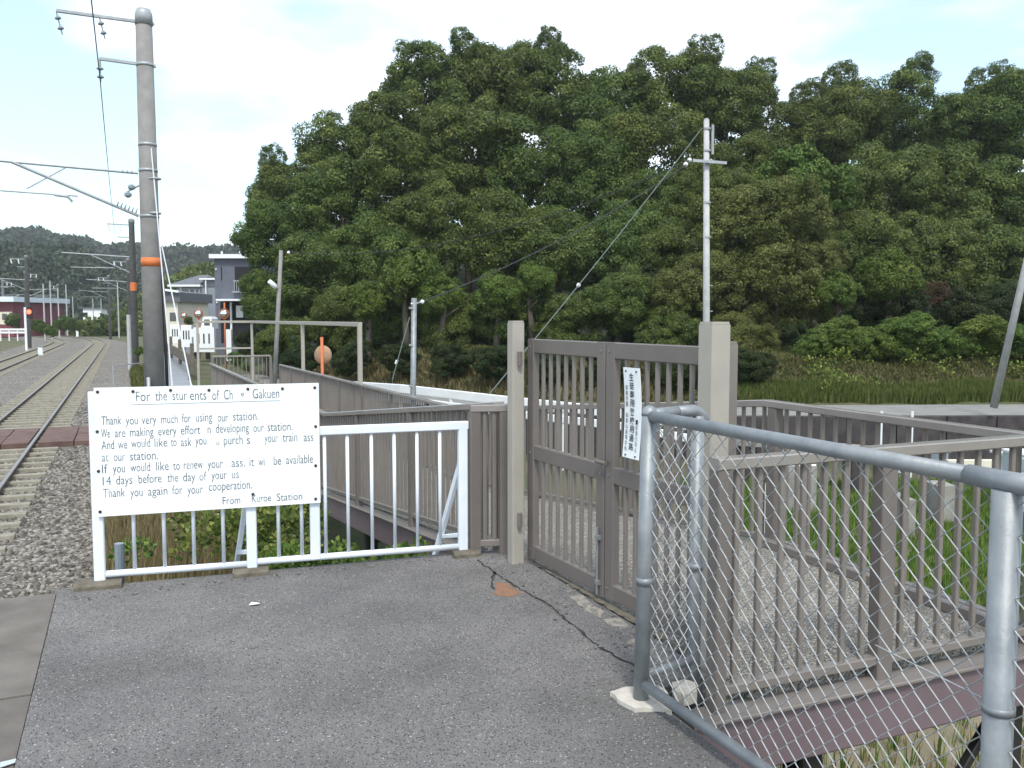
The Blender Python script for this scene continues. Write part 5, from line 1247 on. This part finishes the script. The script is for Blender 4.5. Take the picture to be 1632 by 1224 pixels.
# ------------------------------------------------------------------ far hills
def farhill(name, label, x0, x1, y0, depth, prof, seed, nclump, cl_r, lm='leaf_far'):
    xs = np.linspace(x0, x1, 90); ys = np.linspace(y0, y0 + depth, 24); XX, YY = np.meshgrid(xs, ys)
    top = np.interp(XX / (YY.mean()) * 1, [p[0] for p in prof], [p[1] for p in prof])
    f = np.clip((YY - y0) / (depth * .75), 0, 1); f = f * f * (3 - 2 * f)
    Zh = -1.2 + (top + 1.2) * f * (1 + .04 * np.sin(XX * .09 + seed) + .03 * np.sin(XX * .23 + YY * .05))
    P = np.stack([RT.x * XX + FW.x * YY, RT.y * XX + FW.y * YY, Zh], -1)
    i = np.arange(90 * 24).reshape(24, 90); q = np.stack([i[:-1, :-1], i[:-1, 1:], i[1:, 1:], i[1:, :-1]], -1).reshape(-1, 4)
    link(name, npmesh(name, P.reshape(-1, 3), q, M['woodfloor'], smooth=True), (0, 0, 0), kind='structure', label=label)
    g = np.random.default_rng(seed); a = g.uniform(0, 88.9, nclump); b = g.uniform(.5, 20, nclump); ai = a.astype(int); bi = b.astype(int)
    C = P[bi, ai] * (1 - (a - ai))[:, None] + P[bi, np.minimum(ai + 1, 89)] * (a - ai)[:, None]
    C = C * (1 - (b - bi))[:, None] + (P[np.minimum(bi + 1, 23), ai]) * (b - bi)[:, None]
    nl = 42; n = nclump * nl; ci = np.repeat(np.arange(nclump), nl); d = g.normal(0, 1, (n, 3)); d /= np.linalg.norm(d, axis=1)[:, None]; d[:, 2] = np.abs(d[:, 2]) * 1.1
    rr = g.uniform(.6, 1.25, nclump)[ci] * cl_r; Pp = C[ci] + d * rr[:, None] * g.uniform(.7, 1, n)[:, None]
    tone = np.clip(g.uniform(0, 1, nclump)[ci] * .6 + g.uniform(0, .2, n), 0, 1)
    link('far_wood', leaves_mesh('far_wood', M[lm], Pp, d + g.normal(0, .8, (n, 3)), np.full(n, cl_r * .42), tone, g, .42), (0, 0, 0), kind='stuff', label='far-off trees covering the hill beyond the railway' + (', nearer slope' if seed == 2 else ''))
def pf(pts, t): return [((px - CX) / FPX, zy(py, t)) for px, py in pts]
farhill('hill', 'distant wooded hill closing the valley on the left', -420, 60, 380, 150, pf([(-500, 372), (-100, 388), (20, 387), (60, 390), (100, 400), (150, 412), (200, 413), (245, 411), (290, 404), (330, 410), (365, 420), (420, 408), (700, 390)], 500), 1, 4200, 5.0)
farhill('hill', 'lower nearer wooded rise behind the maroon building', -330, -70, 210, 90, pf([(-500, 400), (-100, 410), (40, 418), (110, 442), (170, 452), (210, 462), (260, 470), (420, 480)], 290), 2, 2600, 3.2)
farhill('hill', 'low pale green rise behind the houses', -64, 10, 130, 60, pf([(200, 470), (262, 452), (300, 444), (345, 440), (380, 436), (420, 430), (700, 420)], 185), 3, 1100, 2.2, 'leaf_a')

# ------------------------------------------------------------------ grass and weeds
def blades(name, m, label, n, X, Y, hmin, hmax, w_, seed, per=5, zf=None, lean=.35, tone_lo=0, tone_hi=1, spread=.05):
    g = np.random.default_rng(seed); x, y = X, Y; n = len(x); z = height(x, y) if zf is None else zf(x, y)
    i = np.repeat(np.arange(n), per); N_ = n * per; a = g.uniform(0, 6.28, N_); sp = g.uniform(0, spread, N_)
    bx = x[i] + np.cos(a) * sp; by = y[i] + np.sin(a) * sp; bz_ = z[i] - .02; h = g.uniform(hmin, hmax, N_) * g.uniform(.6, 1.2, n)[i]
    l = g.uniform(.05, lean, N_) * h; a2 = a + g.normal(0, .5, N_); wx, wy = -np.sin(a2) * w_ * .5, np.cos(a2) * w_ * .5
    p0 = np.stack([bx - wx, by - wy, bz_], -1); p1 = np.stack([bx + wx, by + wy, bz_], -1)
    m0 = np.stack([bx + np.cos(a2) * l * .35, by + np.sin(a2) * l * .35, bz_ + h * .6], -1); tip = np.stack([bx + np.cos(a2) * l, by + np.sin(a2) * l, bz_ + h], -1)
    ww = np.stack([wx, wy, 0 * wx], -1) * .8
    co = np.stack([p0, p1, m0 + ww, m0 - ww, tip + ww * .1, tip - ww * .1], 1).reshape(-1, 3)
    k = np.arange(N_)[:, None] * 6; q = np.concatenate([k + np.array([0, 1, 2, 3]), k + np.array([3, 2, 4, 5])], 1).reshape(-1, 4)
    tone = np.repeat(np.clip(g.uniform(tone_lo, tone_hi, n)[i] + g.uniform(-.15, .15, N_), 0, 1), 6)
    return link(name, npmesh(name, co, q, m, tone), (0, 0, 0), kind='stuff', label=label)
g = np.random.default_rng(99)
def rect(n, x0, x1, y0, y1): return g.uniform(x0, x1, n), g.uniform(y0, y1, n)
def camrect(n, x0, x1, y0, y1):
    xc, yc = g.uniform(x0, x1, n), g.uniform(y0, y1, n); return RT.x * xc + FW.x * yc, RT.y * xc + FW.y * yc
x, y = rect(15000, -.3, 1.9, 5.85, 14); blades('dry_weeds', M['drygrass'], 'dry straw-coloured weeds behind the white fence', 0, x, y, .08, .34, .008, 1)
x, y = rect(4000, -.1, 1.2, 13, 24); blades('dry_weeds', M['drygrass'], 'dry weeds round the foot of the near pole', 0, x, y, .08, .30, .012, 2)
x, y = rect(2200, .2, 1.2, 24, 50); blades('trackside_grass', M['bankgrass'], 'rough grass along the pole line', 0, x, y, .10, .35, .02, 12)
x, y = rect(5000, 1.2, 2.4, 6.0, 14); blades('weeds', M['grass'], 'green weeds under the descending ramp', 0, x, y, .12, .45, .013, 3, lean=.6)
x, y = camrect(24000, 3.5, 13, 9.5, 20.5); blades('garden_grass', M['grass'], 'bright green grass of the garden plot beyond the deck', 0, x, y, .06, .22, .016, 4, per=4)
x, y = camrect(900, 1.2, 6.5, 4.6, 9.5); blades('weeds', M['drygrass'], 'sparse dry weeds on the sandy ground under the deck', 0, x, y, .08, .30, .01, 5)
x, y = camrect(420, 1.5, 6.5, 4.6, 9.5); blades('weeds', M['grass'], 'scattered green weeds on the sandy ground under the deck', 0, x, y, .15, .5, .014, 6, lean=.6)
def bank(n, x0, x1, d0, d1):
    xc = g.uniform(x0, x1, n); yc = np.interp(xc, NE[:, 0], NE[:, 1]) + 3.4 + g.uniform(d0, d1, n); return RT.x * xc + FW.x * yc, RT.y * xc + FW.y * yc
x, y = bank(26000, -9, 22, .05, 6.5); blades('bank_grass', M['bankgrass'], 'rough brownish green grass on the bank below the wood', 0, x, y, .05, .20, .03, 7, per=5, lean=1.2)
x, y = bank(11000, 7.0, 20, .05, .95); blades('verge_grass', M['vergegrass'], 'thick grass hedge along the edge of the far road', 0, x, y, .20, .42, .035, 8, per=6, lean=.35, tone_lo=.1, tone_hi=.7)
x, y = bank(5000, 3, 20, 1.0, 5.5); blades('dry_bank_grass', M['drygrass'], 'straw-coloured tufts among the grass of the bank', 0, x, y, .06, .22, .03, 29, per=3, lean=1.2, tone_hi=.5)
x, y = bank(2500, -9, 5, .1, 3.5); blades('dry_bank_grass', M['drygrass'], 'brown dead grass at the foot of the dark wood', 0, x, y, .12, .4, .03, 9, per=4, lean=.8)
x, y = rect(6000, -26, -8.3, 22, 75); blades('trackside_grass', M['bankgrass'], 'rough grass beyond the far track', 0, x, y, .08, .3, .03, 10)
# broad-leaved weeds by the ramp foot
def leafy(name, label, pts, n, r, leaf, m, seed):
    g2 = np.random.default_rng(seed); P = []; A_ = []
    for q_ in pts:
        q_ = np.array(q_); d = g2.normal(0, 1, (n, 3)); d /= np.linalg.norm(d, axis=1)[:, None]; d[:, 2] = np.abs(d[:, 2])
        P.append(q_ + d * (r * g2.uniform(.2, 1, n) ** .5)[:, None]); A_.append(d + g2.normal(0, .5, (n, 3)))
    P = np.concatenate(P); A_ = np.concatenate(A_); k = len(P)
    return link(name, leaves_mesh(name, m, P, A_, g2.uniform(.6, 1.2, k) * leaf, g2.uniform(0, 1, k), g2, .38), (0, 0, 0), kind='stuff', label=label)
pts = []
for px, py, t in [(470, 905, 6.3), (500, 900, 6.4), (530, 902, 6.5), (460, 890, 6.6), (640, 895, 6.5), (660, 885, 6.7), (545, 885, 6.8), (215, 880, 7.2), (560, 905, 6.3), (620, 905, 6.3)]:
    q_ = D(px, py, t); pts.append((q_.x, q_.y, q_.z - .05))
leafy('broadleaf_weeds', 'low broad-leaved green weeds just behind the platform edge', pts, 130, .17, .055, M['leaf_c'], 5)
pts = [tuple(D(px, py, t)) for px, py, t in [(330, 840, 8.6), (420, 850, 8.2), (440, 830, 8.6), (470, 840, 8.6), (400, 870, 7.8), (350, 880, 7.6), (455, 870, 7.8)]]
leafy('shrubby_weeds', 'taller dark green weeds below the notice board', pts, 420, .38, .06, M['leaf_a'], 6)
pts = []
for k in range(26):
    xc = g.uniform(5, 18); yc = float(np.interp(xc, NE[:, 0], NE[:, 1])) + 3.4 + g.uniform(.3, 4); p = cf(xc, yc); pts.append((p.x, p.y, hz(p.x, p.y) + .1))
leafy('bank_plants', 'small leafy plants scattered over the bank', pts, 90, .45, .10, M['leaf_c'], 8)

# ------------------------------------------------------------------ air
HZ_D = 0.00034
hm = bpy.data.materials.new('haze_air'); hm.use_nodes = True; ht = hm.node_tree; ht.nodes.clear()
pv = ht.nodes.new('ShaderNodeVolumePrincipled'); pv.inputs['Density'].default_value = HZ_D; pv.inputs['Color'].default_value = (.86, .93, 1, 1); pv.inputs['Anisotropy'].default_value = .2
ho = ht.nodes.new('ShaderNodeOutputMaterial'); ht.links.new(pv.outputs[0], ho.inputs['Volume'])
MB().box((-905, -65, -4.2), (905, 1505, 62)).build('haze', hm, kind='stuff', label='thin bluish haze in the air over the valley')
sc.cycles.volume_bounces = 0
